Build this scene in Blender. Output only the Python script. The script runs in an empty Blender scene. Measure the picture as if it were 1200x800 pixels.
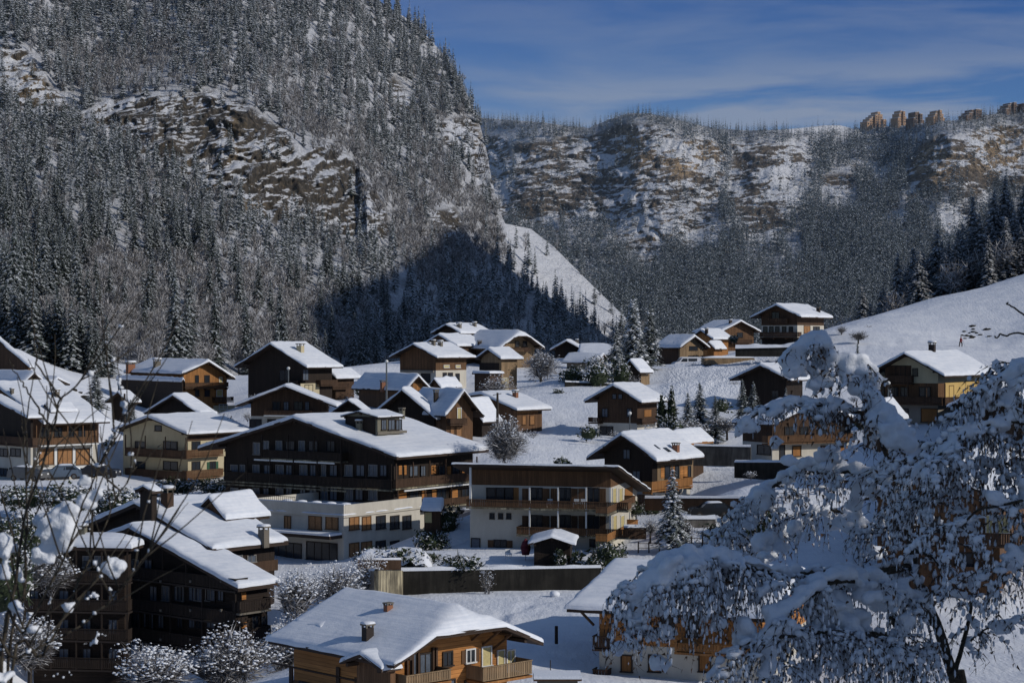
import bpy, math, random
import numpy as np
from mathutils import Vector
R = math.radians
F = 2200.0; CZ = 60.0
scene = bpy.context.scene
COL = scene.collection
rng = np.random.default_rng(7)
random.seed(5)

def P(px, py, D):
    return Vector(((px-600)/F*D, D, CZ-(py-400)/F*D))

# ---------------------------------------------------------------- noise
def _h(ix, iy, iz, seed):
    n = (ix*374761393 + iy*668265263 + iz*1274126177 + seed*974634777) & 0xffffffff
    n = ((n ^ (n >> 13))*1274126177) & 0xffffffff
    n = ((n ^ (n >> 16))*2246822519) & 0xffffffff
    return ((n ^ (n >> 15)) & 0xffffff)/float(0xffffff)
def vn(x, y, z=0.0, seed=0):
    x, y, z = np.broadcast_arrays(np.asarray(x, float), np.asarray(y, float), np.asarray(z, float))
    ix = np.floor(x).astype(np.int64); iy = np.floor(y).astype(np.int64); iz = np.floor(z).astype(np.int64)
    fx = x-ix; fy = y-iy; fz = z-iz
    fx = fx*fx*(3-2*fx); fy = fy*fy*(3-2*fy); fz = fz*fz*(3-2*fz)
    r = 0
    for a in (0, 1):
        for b in (0, 1):
            for c in (0, 1):
                w = (fx if a else 1-fx)*(fy if b else 1-fy)*(fz if c else 1-fz)
                r = r + w*_h(ix+a, iy+b, iz+c, seed)
    return r*2-1
def fbm(x, y, z=0.0, o=4, seed=0):
    s = 0; a = 1.0; t = 0
    for k in range(o):
        f = 2.03**k
        s = s + a*vn(np.asarray(x)*f+k*7.3, np.asarray(y)*f+k*3.1, np.asarray(z)*f, seed+k); t += a; a *= .5
    return s/t
def sm(a, b, x):
    t = np.clip((x-a)/(b-a), 0, 1); return t*t*(3-2*t)
def poly_sd(px, py, poly):
    """signed distance to a polygon, positive inside"""
    px = np.asarray(px, float); py = np.asarray(py, float)
    d = np.full(px.shape, 1e9); ins = np.zeros(px.shape, bool)
    n = len(poly)
    for i in range(n):
        x0, y0 = poly[i]; x1, y1 = poly[(i+1) % n]
        ex, ey = x1-x0, y1-y0
        t = np.clip(((px-x0)*ex+(py-y0)*ey)/(ex*ex+ey*ey+1e-9), 0, 1)
        d = np.minimum(d, np.hypot(px-x0-t*ex, py-y0-t*ey))
        c = ((y0 > py) != (y1 > py)) & (px < (x1-x0)*(py-y0)/((y1-y0) if y1 != y0 else 1e-9)+x0)
        ins ^= c
    return np.where(ins, d, -d)

# ---------------------------------------------------------------- materials
class NT:
    def __init__(s, name):
        s.m = bpy.data.materials.new(name); s.m.use_nodes = True
        s.t = s.m.node_tree; s.n = s.t.nodes; s.l = s.t.links
        s.b = s.n['Principled BSDF']; s.b.inputs['Specular IOR Level'].default_value = .25
    def add(s, typ, **kw):
        nd = s.n.new(typ)
        for k, v in kw.items():
            if k in ('blend_type', 'operation', 'data_type', 'attribute_name', 'noise_dimensions', 'interpolation_type', 'feature'): setattr(nd, k, v)
            else: nd.inputs[k.replace('_', ' ')].default_value = v
        return nd
    def link(s, a, b): s.l.new(a, b)
    def pos(s): return s.add('ShaderNodeNewGeometry').outputs['Position']
    def mapped(s, scale, src=None):
        mp = s.add('ShaderNodeMapping'); mp.inputs['Scale'].default_value = scale
        s.link(src or s.pos(), mp.inputs['Vector']); return mp.outputs['Vector']
    def noise(s, vec, scale, detail=4, rough=.55, dist=0.0):
        nd = s.add('ShaderNodeTexNoise', Scale=scale, Detail=detail, Roughness=rough, Distortion=dist)
        s.link(vec, nd.inputs['Vector']); return nd.outputs['Fac']
    def ramp(s, fac, stops):
        nd = s.n.new('ShaderNodeValToRGB'); e = nd.color_ramp.elements
        while len(e) < len(stops): e.new(.5)
        for k, (p, c) in enumerate(stops):
            e[k].position = p; e[k].color = (c, c, c, 1) if isinstance(c, (int, float)) else (*c, 1)
        s.link(fac, nd.inputs['Fac']); return nd.outputs['Color']
    def mix(s, fac, a, b, bt='MIX'):
        nd = s.n.new('ShaderNodeMix'); nd.data_type = 'RGBA'; nd.blend_type = bt
        for k, v in ((0, fac), (6, a), (7, b)):
            if isinstance(v, (int, float)): nd.inputs[k].default_value = v if k == 0 else (v, v, v, 1)
            elif isinstance(v, tuple): nd.inputs[k].default_value = (*v, 1)
            else: s.link(v, nd.inputs[k])
        return nd.outputs[2]
    def math(s, op, a, b=None, c=None):
        nd = s.n.new('ShaderNodeMath'); nd.operation = op
        for k, v in enumerate((a, b, c)):
            if v is None: continue
            if isinstance(v, (int, float)): nd.inputs[k].default_value = v
            else: s.link(v, nd.inputs[k])
        return nd.outputs[0]
    def bump(s, h, strength=.5, dist=.05):
        nd = s.add('ShaderNodeBump', Strength=strength, Distance=dist)
        s.link(h, nd.inputs['Height']); s.link(nd.outputs['Normal'], s.b.inputs['Normal'])
    def color(s, c):
        if isinstance(c, tuple): s.b.inputs['Base Color'].default_value = (*c, 1)
        else: s.link(c, s.b.inputs['Base Color'])
    def rough(s, v): s.b.inputs['Roughness'].default_value = v

SNOW = (.74, .76, .80)
def m_snow(name, bscale=3.0, bdist=.04, stripes=False, clumps=False):
    s = NT(name); p = s.pos()
    n1 = s.noise(p, bscale, 5); n2 = s.noise(p, bscale*7, 3)
    c = s.ramp(n1, [(.3, (.60, .63, .68)), (.7, (.74, .755, .78))])
    h = s.math('ADD', n1, s.math('MULTIPLY', n2, .35))
    if stripes:
        st = s.noise(s.mapped((.25, .25, 9)), 1.0, 2)
        c = s.mix(.35, c, s.ramp(st, [(.35, (.50, .55, .63)), (.6, (.74, .755, .78))]), 'MIX')
        h = s.math('ADD', h, s.math('MULTIPLY', st, .6))
    s.color(c); s.bump(h, .6, bdist); s.rough(.65)
    s.b.inputs['Subsurface Weight'].default_value = 0.0
    return s.m
_wc = {}
def wood(col, d='v', w=.22, glow=1.0):
    key = (col, d, w)
    if key in _wc: return _wc[key]
    s = NT('wood'); g = s.add('ShaderNodeNewGeometry'); p = g.outputs['Position']
    if d == 'v':
        cr = s.n.new('ShaderNodeVectorMath'); cr.operation = 'CROSS_PRODUCT'
        s.link(g.outputs['True Normal'], cr.inputs[0]); cr.inputs[1].default_value = (0, 0, 1)
        dt = s.n.new('ShaderNodeVectorMath'); dt.operation = 'DOT_PRODUCT'
        s.link(p, dt.inputs[0]); s.link(cr.outputs[0], dt.inputs[1]); t = dt.outputs['Value']
        st = s.noise(s.mapped((6, 6, .5)), 1.5, 5)
    else:
        sx = s.n.new('ShaderNodeSeparateXYZ'); s.link(p, sx.inputs[0]); t = sx.outputs['Z']
        st = s.noise(s.mapped((.5, .5, 8)), 1.5, 5)
    q = s.math('DIVIDE', t, w)
    fr = s.math('FRACT', q)
    gap = s.math('SUBTRACT', 1.0, s.ramp(fr, [(.0, 0.0), (.1, 1.0)]))
    wn = s.n.new('ShaderNodeTexWhiteNoise'); wn.noise_dimensions = '1D'; s.link(s.math('FLOOR', q), wn.inputs['W'])
    dk = tuple(v*.45 for v in col); lt = tuple(min(1, v*1.35) for v in col)
    c = s.mix(wn.outputs['Value'], tuple(v*.75 for v in col), lt)
    big = s.noise(p, .35, 4)
    c = s.mix(s.ramp(st, [(.3, .75), (.65, 0.0)]), c, dk)
    c = s.mix(s.ramp(big, [(.4, .5), (.7, 0.0)]), c, tuple(v*.6 for v in col))
    c = s.mix(gap, c, tuple(v*.25 for v in col))
    s.color(c); s.rough(.8); s.bump(s.math('ADD', s.math('MULTIPLY', gap, -1.0), s.math('MULTIPLY', st, .3)), .6, .03)
    _wc[key] = s.m; return s.m
def plaster(name, col, stain=.5):
    key = (name, col)
    if key in _wc: return _wc[key]
    s = NT(name); p = s.pos()
    a = s.noise(s.mapped((1, 1, .35)), .8, 6, .65)
    c = s.mix(s.ramp(a, [(.35, stain), (.65, 0.0)]), col, tuple(v*.62 for v in col))
    b = s.noise(p, 12, 3)
    c = s.mix(s.ramp(b, [(.3, .25), (.7, 0.0)]), c, tuple(v*.7 for v in col))
    s.color(c); s.rough(.9); s.bump(b, .3, .01); _wc[key] = s.m; return s.m
def plain(name, col, rough=.6, metal=0.0, var=.3):
    key = (name, col)
    if key in _wc: return _wc[key]
    s = NT(name); a = s.noise(s.pos(), 5, 4)
    s.color(s.mix(s.ramp(a, [(.35, var), (.65, 0.0)]), col, tuple(v*.55 for v in col)))
    s.rough(rough); s.b.inputs['Metallic'].default_value = metal; _wc[key] = s.m; return s.m
def m_concrete(name, col, dark):
    s = NT(name)
    a = s.noise(s.mapped((2.2, 2.2, .25)), 1.0, 6, .7); b = s.noise(s.pos(), .5, 4)
    c = s.mix(s.ramp(a, [(.4, .9), (.6, 0.0)]), col, dark)
    c = s.mix(s.ramp(b, [(.4, .7), (.65, 0.0)]), c, tuple(v*.7 for v in dark))
    s.color(c); s.rough(.9); s.bump(a, .3, .03); return s.m

M = {}
M['snow'] = m_snow('fresh_snow', 1.2, .12)
M['roof_snow'] = m_snow('roof_snow', 1.6, .05, stripes=True)
M['clump_snow'] = m_snow('clump_snow', 9.0, .03)
M['glass'] = plain('window_glass', (.022, .026, .032), .12, 0, 0.0)
M['curtain'] = plain('curtained_glass', (.10, .12, .15), .3, 0, .6)
M['warm'] = plain('warm_curtain', (.30, .15, .06), .5, 0, .6)
M['yellow'] = plain('yellow_curtain', (.5, .42, .2), .6, 0, .4)
M['white'] = plain('white_paint', (.62, .62, .60), .5, 0, .3)
M['dark'] = plain('dark_trim', (.030, .022, .018), .7)
M['fascia'] = wood((.055, .036, .026), 'h', .3)
M['dull'] = plain('grey_frame', (.20, .19, .175), .6)  # window frames toned down to an even dull grey
M['metal'] = plain('grey_metal', (.16, .17, .17), .4, .6)
M['concrete'] = m_concrete('stained_concrete', (.42, .37, .25), (.07, .06, .045))
M['darkwall'] = m_concrete('dark_wall', (.035, .032, .026), (.012, .011, .009))
M['stone'] = plaster('chimney_stone', (.17, .15, .12), .7)
M['brick'] = plaster('red_brick', (.26, .12, .07), .6)
M['trunk'] = plain('bark', (.045, .036, .028), .9)
DK = wood((.028, .019, .014), 'v'); DKh = wood((.030, .020, .015), 'h')
BR = wood((.082, .047, .028), 'v'); BRh = wood((.09, .05, .029), 'h')
OR = wood((.36, .165, .055), 'v'); ORh = wood((.47, .205, .062), 'h', .25)
TN = wood((.27, .185, .105), 'v'); MB_ = wood((.150, .080, .040), 'v')
WH = plaster('white_render', (.54, .505, .43)); BG = plaster('beige_render', (.50, .43, .28)); GY = plaster('grey_render', (.26, .23, .19))
OL = plaster('olive_grey_board', (.17, .16, .12))

# ---------------------------------------------------------------- mesh helpers
def tag(o, label=None, cat=None, group=None, kind=None):
    if label: o['label'] = label
    if cat: o['category'] = cat
    if group: o['group'] = group
    if kind: o['kind'] = kind
    return o
def link(o, parent=None):
    COL.objects.link(o)
    if parent: o.parent = parent
    return o
def empty(name, loc, rz=0):
    o = bpy.data.objects.new(name, None); o.location = loc; o.rotation_euler = (0, 0, rz)
    o.empty_display_size = .5; return link(o)
def np_mesh(name, V, Fc, mats, mi=None, smooth=False, parent=None, loc=None):
    """faces all of one size k (array m x k)"""
    V = np.asarray(V, np.float32); Fc = np.asarray(Fc, np.int32)
    me = bpy.data.meshes.new(name); k = Fc.shape[1]
    me.vertices.add(len(V)); me.vertices.foreach_set('co', V.ravel())
    me.loops.add(Fc.size); me.loops.foreach_set('vertex_index', Fc.ravel())
    me.polygons.add(len(Fc)); me.polygons.foreach_set('loop_start', np.arange(len(Fc), dtype=np.int32)*k)
    if mi is not None: me.polygons.foreach_set('material_index', np.asarray(mi, np.int32))
    me.polygons.foreach_set('use_smooth', np.full(len(Fc), bool(smooth)))
    for m in mats: me.materials.append(m)
    me.update(calc_edges=True); me.validate()
    o = bpy.data.objects.new(name, me)
    if loc is not None: o.location = loc
    return link(o, parent)
def grid_mesh(name, V, nu, nv, mats, parent=None, smooth=True, attrs=None, loc=None):
    """V shape (nu*nv,3), index i*nv+j"""
    i, j = np.meshgrid(np.arange(nu-1), np.arange(nv-1), indexing='ij')
    a = (i*nv+j).ravel()
    o = np_mesh(name, V, np.stack([a, a+nv, a+nv+1, a+1], 1), mats, None, smooth, parent, loc)
    for k, v in (attrs or {}).items():
        at = o.data.attributes.new(k, 'FLOAT', 'POINT'); at.data.foreach_set('value', np.asarray(v, np.float32).ravel())
    return o

class MB:
    def __init__(s, T=None): s.v = []; s.f = []; s.m = []; s.T = T
    def pts(s, pts, faces, mi=0):
        b = len(s.v); s.v += [s.T(*p) if s.T else tuple(p) for p in pts]
        s.f += [tuple(b+i for i in f) for f in faces]; s.m += [mi]*len(faces)
    def box(s, x0, x1, y0, y1, z0, z1, mi=0):
        if x0 > x1: x0, x1 = x1, x0
        if y0 > y1: y0, y1 = y1, y0
        if z0 > z1: z0, z1 = z1, z0
        s.pts([(x0, y0, z0), (x1, y0, z0), (x1, y1, z0), (x0, y1, z0), (x0, y0, z1), (x1, y0, z1), (x1, y1, z1), (x0, y1, z1)],
              [(0, 3, 2, 1), (4, 5, 6, 7), (0, 1, 5, 4), (1, 2, 6, 5), (2, 3, 7, 6), (3, 0, 4, 7)], mi)
    def bar(s, a, b, r, mi=0, n=6, r2=None):
        a = Vector(a); b = Vector(b); d = (b-a)
        if d.length < 1e-6: return
        d.normalize(); u = d.orthogonal().normalized(); w = d.cross(u); r2 = r if r2 is None else r2
        ps = [a+(u*math.cos(t)+w*math.sin(t))*r for t in [2*math.pi*k/n for k in range(n)]]
        ps += [b+(u*math.cos(t)+w*math.sin(t))*r2 for t in [2*math.pi*k/n for k in range(n)]]
        s.pts(ps, [(k, (k+1) % n, n+(k+1) % n, n+k) for k in range(n)]+[tuple(range(n-1, -1, -1)), tuple(range(n, 2*n))], mi)
    def tube(s, pts, rad, mi=0, n=6):
        for k in range(len(pts)-1): s.bar(pts[k], pts[k+1], rad[k], mi, n, rad[k+1])
    def build(s, name, mats, parent=None, smooth=False, loc=None):
        me = bpy.data.meshes.new(name); me.from_pydata([tuple(v) for v in s.v], [], s.f)
        for m in (mats if isinstance(mats, (list, tuple)) else [mats]): me.materials.append(m)
        me.polygons.foreach_set('material_index', s.m)
        if smooth: me.polygons.foreach_set('use_smooth', [True]*len(s.f))
        me.update()
        o = bpy.data.objects.new(name, me)
        if loc is not None: o.location = loc
        return link(o, parent)

# ---------------------------------------------------------------- houses
GROUND = []      # control points of the terrain (x, y, z)
class House:
    def __init__(s, D, r, c, g, sx, ay, base, roof='gable', of=1.2, os=1.2, ob=.8, th=.26, snow=.36, zones=None,
                 name='chalet', label='', cat='chalet', group=None, root=None, gy=None, hy=None, by=None, ridge=.5,
                 fascia=None, down=4.0, flat_snow=True, ground=True, nowall=False):
        r = R(r); s.r = r; s.D = D
        s.ax = (math.cos(r), math.sin(r)); s.ay_ = (-math.sin(r), math.cos(r))
        C = P(c[0], c[1], D)
        def solve(u, px):
            k = (px-600)/F; return (k*C.y-C.x)/(u[0]-k*u[1])
        u1 = (-s.ax[0], -s.ax[1]) if r < 0 else s.ax
        s.W = W = abs(solve(u1, g)); s.L = L = abs(solve(s.ay_, sx))
        O = (C.x+u1[0]*W, C.y+u1[1]*W) if r < 0 else (C.x, C.y)
        s.O = O; s.ze = C.z; s.of, s.os, s.ob = of, os, ob
        def wz(lx, ly, py):
            X, Y = s.xy(lx, ly); return CZ-(py-400)/F*Y
        s.wx = (os, W-os) if not isinstance(os, tuple) else (os[0], W-os[1])
        nx = s.wx[1] if r < 0 else s.wx[0]
        s.sidex = nx
        s.zb = wz(nx, of, base)
        s.zpy = lambda py: wz(nx, of, py)
        ze = C.z; xr = W*ridge
        if roof in ('gable', 'halfhip'):
            za = wz(xr, 0, ay)
            zg = ze if gy is None else wz(0 if r < 0 else W, 0, gy)
            zl, zr_ = (zg, ze) if r < 0 else (ze, zg)
            zh = wz(xr, 0, hy) if hy else 1e9
            def fn(x, y):
                q = za-(za-zl)*(xr-x)/xr if x < xr else za-(za-zr_)*(x-xr)/(W-xr)
                return min(q, zh+y*1.0) if hy else q
            s.brx = [xr]
        elif roof == 'gablex':
            yr = L*ridge; za = wz(W if r < 0 else 0, yr, ay)
            fn = lambda x, y: za-(za-ze)*abs(y-yr)/(yr if y < yr else L-yr)
            s.brx = []; s.bry = [yr]
        elif roof == 'shed':
            zbk = wz(W if r < 0 else 0, L, by); fn = lambda x, y: ze+(zbk-ze)*y/L; s.brx = []
        elif roof == 'hip':
            za = wz(xr, min(xr, L/2), ay)
            sl = (za-ze)/xr
            fn = lambda x, y: min(ze+sl*min(x, W-x, y, L-y), za); s.brx = [xr]
        else:
            fn = lambda x, y: ze; s.brx = []
        if not hasattr(s, 'bry'): s.bry = []
        s.fn = fn; s.th = th
        if root is None:
            cx, cy = s.xy(W/2, L/2)
            root = empty(name, (cx, cy, s.zb), r); tag(root, label, cat, group)
        s.root = root; s.rl = root.location.copy(); s.rr = root.rotation_euler[2]
        ca, sa = math.cos(-s.rr), math.sin(-s.rr)
        def T(x, y, z):
            X, Y = s.xy(x, y); X -= s.rl.x; Y -= s.rl.y
            return (X*ca-Y*sa, X*sa+Y*ca, z-s.rl.z)
        s.T = T
        if ground:
            for lx, ly in ((s.wx[0], of), (s.wx[1], of), (s.wx[0], L-ob), (s.wx[1], L-ob)):
                X, Y = s.xy(lx, ly); back = (Y-s.xy(nx, of)[1])
                GROUND.append((X, Y, s.zb+.05*back))
        # walls
        if not nowall:
            zones = zones or [(None, BR)]
            x0, x1 = s.wx; y0, y1 = of, L-ob
            per = []
            def seg(a, b):
                n = max(1, int(math.hypot(b[0]-a[0], b[1]-a[1])/1.5))
                ts = set(k/n for k in range(n))
                for bx in s.brx:
                    if a[1] == b[1] and abs(b[0]-a[0]) > .1:
                        t = (bx-a[0])/(b[0]-a[0])
                        if 0 < t < 1: ts.add(t)
                for byy in s.bry:
                    if a[0] == b[0] and abs(b[1]-a[1]) > .1:
                        t = (byy-a[1])/(b[1]-a[1])
                        if 0 < t < 1: ts.add(t)
                return [(a[0]+(b[0]-a[0])*t, a[1]+(b[1]-a[1])*t) for t in sorted(ts)]
            cs = [(x0, y0), (x1, y0), (x1, y1), (x0, y1)]
            for k in range(4): per += seg(cs[k], cs[(k+1) % 4])
            zlo = s.zb-down
            for zi, (zp, mat) in enumerate(zones):
                zhi = s.zpy(zp) if zp else 1e9
                mb = MB(T); n = len(per)
                bot = [(p[0], p[1], min(zlo, fn(*p)-th*.7)) for p in per]
                top = [(p[0], p[1], min(zhi, fn(*p)-th*.7)) for p in per]
                fs = [(k, (k+1) % n, n+(k+1) % n, n+k) for k in range(n)]
                fs = [f for f in fs if (top[f[0]][2]-bot[f[0]][2]) > .01 or (top[f[1]][2]-bot[f[1]][2]) > .01]
                mb.pts(bot+top, fs)
                mb.build('wall', mat, root)
                zlo = zhi
        # roof slab
        s.roof_sheet(fn, 0, W, 0, L, th, snow if roof != 'flat' or flat_snow else 0, fascia or M['fascia'])
        if snow and roof in ('gable', 'halfhip') and not nowall:      # rafter ends and purlins under the eaves
            for q in (0, .5, 1) if roof == 'gable' else (0, 1):
                mb = MB(T)
                xx = [x0+.1, xr, x1-.1][int(q*2)]
                zz = fn(xx, 1.0)-th-.14 if q != .5 else fn(xr, 1)-th-.16
                mb.box(xx-.1, xx+.1, .15, of, zz-.12, zz+.1); mb.build('purlin', M['fascia'], root)
    def xy(s, lx, ly): return (s.O[0]+s.ax[0]*lx+s.ay_[0]*ly, s.O[1]+s.ax[1]*lx+s.ay_[1]*ly)
    def roof_sheet(s, fn, x0, x1, y0, y1, th, snow, mat):
        def coords(a, b, extra, step):
            L = b-a; e = [0, .04, .12, .25, .45]
            c = [a+v for v in e]+[b-v for v in e]
            n = max(2, int((L-.9)/step)); c += [a+.45+(L-.9)*k/n for k in range(1, n)]
            for x in extra: c += [x-.15, x, x+.15]
            return np.array(sorted(set(round(v, 4) for v in c if a <= v <= b)))
        X = coords(x0, x1, s.brx, .9); Y = coords(y0, y1, s.bry, .9)
        mb = MB(s.T); nx, ny = len(X), len(Y)
        top = [(x, y, fn(x, y)) for x in X for y in Y]; bot = [(x, y, z-th) for x, y, z in top]
        N = nx*ny
        fs = []
        for i in range(nx-1):
            for j in range(ny-1):
                a = i*ny+j; fs.append((a, a+ny, a+ny+1, a+1)); fs.append((N+a, N+a+1, N+a+ny+1, N+a+ny))
        for i in range(nx-1):
            for j in (0, ny-1): a = i*ny+j; fs.append((a, a+ny, N+a+ny, N+a))
        for j in range(ny-1):
            for i in (0, nx-1): a = i*ny+j; fs.append((a, a+1, N+a+1, N+a))
        mb.pts(top+bot, fs); ro = mb.build('roof', mat, s.root)
        s.roof = ro
        if snow:
            sd = int(abs(s.O[0]*7+s.O[1]*3)) % 99
            XX, YY = np.meshgrid(X, Y, indexing='ij')
            XX = XX.copy(); YY = YY.copy()
            d = np.minimum(np.minimum(XX-x0, x1-XX), np.minimum(YY-y0, y1-YY))
            e = np.sqrt(np.clip(1-(1-np.clip(d/.42, 0, 1))**2, 0, 1))
            n1 = fbm(XX*.35, YY*.35, 0, 3, sd); n2 = vn(XX*1.7+3, YY*1.7, 0, sd)
            n3 = vn(XX*.9, YY*.9, 9, sd); hh = snow*e*(1+.30*n1+.16*n2)*(1-.55*sm(.45, .8, n3)*(d < 2.2))
            zz = np.array([[fn(x, y) for y in Y] for x in X])+.012+hh
            # lip hanging over the edge
            wob = .07+.10*vn(XX*1.3, YY*1.3, 5, sd)
            XX = np.where(XX <= x0+.13, XX-wob, np.where(XX >= x1-.13, XX+wob, XX))
            YY = np.where(YY <= y0+.13, YY-wob, np.where(YY >= y1-.13, YY+wob, YY))
            zz = np.where(d < .02, zz-.06-.05*np.abs(n2), zz)
            mb = MB(s.T)
            mb.pts([(XX[i, j], YY[i, j], zz[i, j]) for i in range(nx) for j in range(ny)],
                   [(i*ny+j, i*ny+j+ny, i*ny+j+ny+1, i*ny+j+1) for i in range(nx-1) for j in range(ny-1)])
            mb.build('roof_snow', M['roof_snow'], ro, smooth=True)
    # pixel -> face coordinates (t along the wall, z)
    def hit(s, face, px, py, off=0.0):
        k = (px-600)/F
        if face == 'F':    # plane ly = of-off ; solve lx
            bx, by = s.xy(0, s.of-off); u = s.ax
        else:
            lx = s.sidex+(off if s.r < 0 else -off); bx, by = s.xy(lx, 0); u = s.ay_
        t = (k*by-bx)/(u[0]-k*u[1]); Y = by+u[1]*t
        return t, CZ-(py-400)/F*Y
    def loc(s, face, t, z, off):
        return (t, s.of-off, z) if face == 'F' else ((s.sidex+(off if s.r < 0 else -off)), t, z)
    def fbox(s, mb, face, t0, t1, o0, o1, z0, z1, mi=0):
        if face == 'F': mb.box(t0, t1, s.of-o1, s.of-o0, z0, z1, mi)
        else:
            sg = 1 if s.r < 0 else -1; mb.box(s.sidex+sg*o0, s.sidex+sg*o1, t0, t1, z0, z1, mi)
    def win(s, face, x0, y0, x1, y1, kind='d', sh=None, mull=1):
        t0, _ = s.hit(face, x0, y0); t1, _ = s.hit(face, x1, y0)
        xm = (x0+x1)/2; z1 = s.hit(face, xm, y0)[1]; z0 = s.hit(face, xm, y1)[1]
        if t0 > t1: t0, t1 = t1, t0
        fr = {'w': M['white'], 'd': M['dark'], 'c': M['dark'], 'o': MB_, 'y': M['white'], 'k': M['dull'], 'h': M['dark']}[kind]
        pn = {'w': M['glass'], 'd': M['glass'], 'c': M['curtain'], 'o': M['warm'], 'y': M['yellow'], 'k': M['curtain'], 'h': OR}[kind]
        b = min(.09, (t1-t0)*.14)
        mb = MB(s.T)
        s.fbox(mb, face, t0-b, t1+b, .004, .09, z1, z1+b); s.fbox(mb, face, t0-b*1.6, t1+b*1.6, .004, .16, z0-b, z0)
        s.fbox(mb, face, t0-b, t0, .004, .09, z0, z1); s.fbox(mb, face, t1, t1+b, .004, .09, z0, z1)
        if kind != 'h':
            for k in range(1, mull+1):
                tm = t0+(t1-t0)*k/(mull+1); s.fbox(mb, face, tm-b*.35, tm+b*.35, .02, .07, z0, z1)
        o = mb.build('window', fr, s.root)
        mb = MB(s.T); s.fbox(mb, face, t0, t1, .006, .035, z0, z1); mb.build('pane', pn, o)
        if sh:
            w = (t1-t0)*.5
            for a, c in ((t0-w-b, t0-b-.01), (t1+b+.01, t1+b+w)):
                mb = MB(s.T); s.fbox(mb, face, a, c, .01, .06, z0-.03, z1+.03); mb.build('shutter', sh, s.root)
    def wins(s, face, y0, y1, xs, kind='d', w=None, sh=None, mull=1):
        for x in xs:
            if isinstance(x, tuple): s.win(face, x[0], y0, x[1], y1, kind, sh, mull)
            else: s.win(face, x-w/2, y0, x+w/2, y1, kind, sh, mull)
    def panel(s, face, x0, y0, x1, y1, mat, off=.03, name='shutter', o0=.005):
        t0 = s.hit(face, x0, y0)[0]; t1 = s.hit(face, x1, y0)[0]; xm = (x0+x1)/2
        mb = MB(s.T); s.fbox(mb, face, min(t0, t1), max(t0, t1), o0, off, s.hit(face, xm, y1)[1], s.hit(face, xm, y0)[1])
        return mb.build(name, mat, s.root)
    def balc(s, face, x0, x1, yt, yf, depth=1.2, mat=None, snow=False, posts=0, strip=None, brackets=0):
        mat = mat or BR
        t0, _ = s.hit(face, x0, yt, depth); t1, _ = s.hit(face, x1, yt, depth)
        xm = (x0+x1)/2; zt = s.hit(face, xm, yt, depth)[1]; zf = s.hit(face, xm, yf, depth)[1]
        if t0 > t1: t0, t1 = t1, t0
        mb = MB(s.T); s.fbox(mb, face, t0, t1, 0.0, depth, zf-.16, zf)
        for k in range(brackets+1 if brackets else 0):
            tt = t0+.2+(t1-t0-.4)*k/brackets; s.fbox(mb, face, tt-.07, tt+.07, .0, depth-.1, zf-.4, zf-.17)
        o = mb.build('balcony', strip or mat, s.root)
        mb = MB(s.T); s.fbox(mb, face, t0, t1, depth-.1, depth+.02, zt-.07, zt)
        s.fbox(mb, face, t0, t1, depth-.07, depth-.02, zf+.08, zf+.14)
        n = max(2, int((t1-t0)/.19)); st = (t1-t0)/n
        for k in range(n): s.fbox(mb, face, t0+st*k+.02, t0+st*(k+1)-.02, depth-.065, depth-.03, zf+.14, zt-.07)
        for tt in (t0, t1-.08): s.fbox(mb, face, tt, tt+.08, 0.02, depth-.1, zt-.07, zt); s.fbox(mb, face, tt+.02, tt+.05, 0.02, depth-.1, zf+.1, zt-.07)
        for k in range(posts+1 if posts else 0):
            tt = t0+.05+(t1-t0-.2)*k/posts; 
            rx, ry2 = (tt, s.of-depth) if face == 'F' else (s.sidex+(depth if s.r < 0 else -depth), tt)
            rx = min(max(rx, 0), s.W); ry2 = min(max(ry2, 0), s.L); s.fbox(mb, face, tt, tt+.12, depth-.13, depth-.01, zf, max(zt, min(zt+1.75, s.fn(rx, ry2)-s.th-.08)))
        mb.build('railing', mat, o)
        if snow:
            mb = MB(s.T); s.fbox(mb, face, t0, t1, depth-.12, depth+.05, zt+.002, zt+.09); mb.build('snow_cap', M['clump_snow'], o)
    def roof_hit(s, px, py):
        Y = s.D-8
        while Y < s.D+60:
            p = P(px, py, Y); dx, dy = p.x-s.O[0], p.y-s.O[1]
            lx = dx*s.ax[0]+dy*s.ax[1]; ly = dx*s.ay_[0]+dy*s.ay_[1]
            if 0 <= lx <= s.W and 0 <= ly <= s.L and p.z <= s.fn(lx, ly)+.25: return lx, ly, s.fn(lx, ly), Y
            Y += .15
        return s.W/2, s.L/2, s.fn(s.W/2, s.L/2), s.D
    def chim(s, px, py, wpx, hpx, mat=None, cap=True):
        lx, ly, z, Y = s.roof_hit(px, py); w = wpx/F*Y/2; h = hpx/F*Y+.3
        w *= .8
        mb = MB(s.T); mb.box(lx-w, lx+w, ly-w*.8, ly+w*.8, z-.4, z+h*.78)
        o = mb.build('chimney', mat or M['stone'], s.root)
        mb = MB(s.T)
        for sx in (-1, 1):
            for sy in (-1, 1): mb.box(lx+sx*w*.85-.05, lx+sx*w*.85+.05, ly+sy*w*.65-.05, ly+sy*w*.65+.05, z+h*.78, z+h*.92)
        mb.box(lx-w*1.25, lx+w*1.25, ly-w*1.05, ly+w*1.05, z+h*.92, z+h)
        mb.build('chimney_cap', M['stone'], o)
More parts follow.
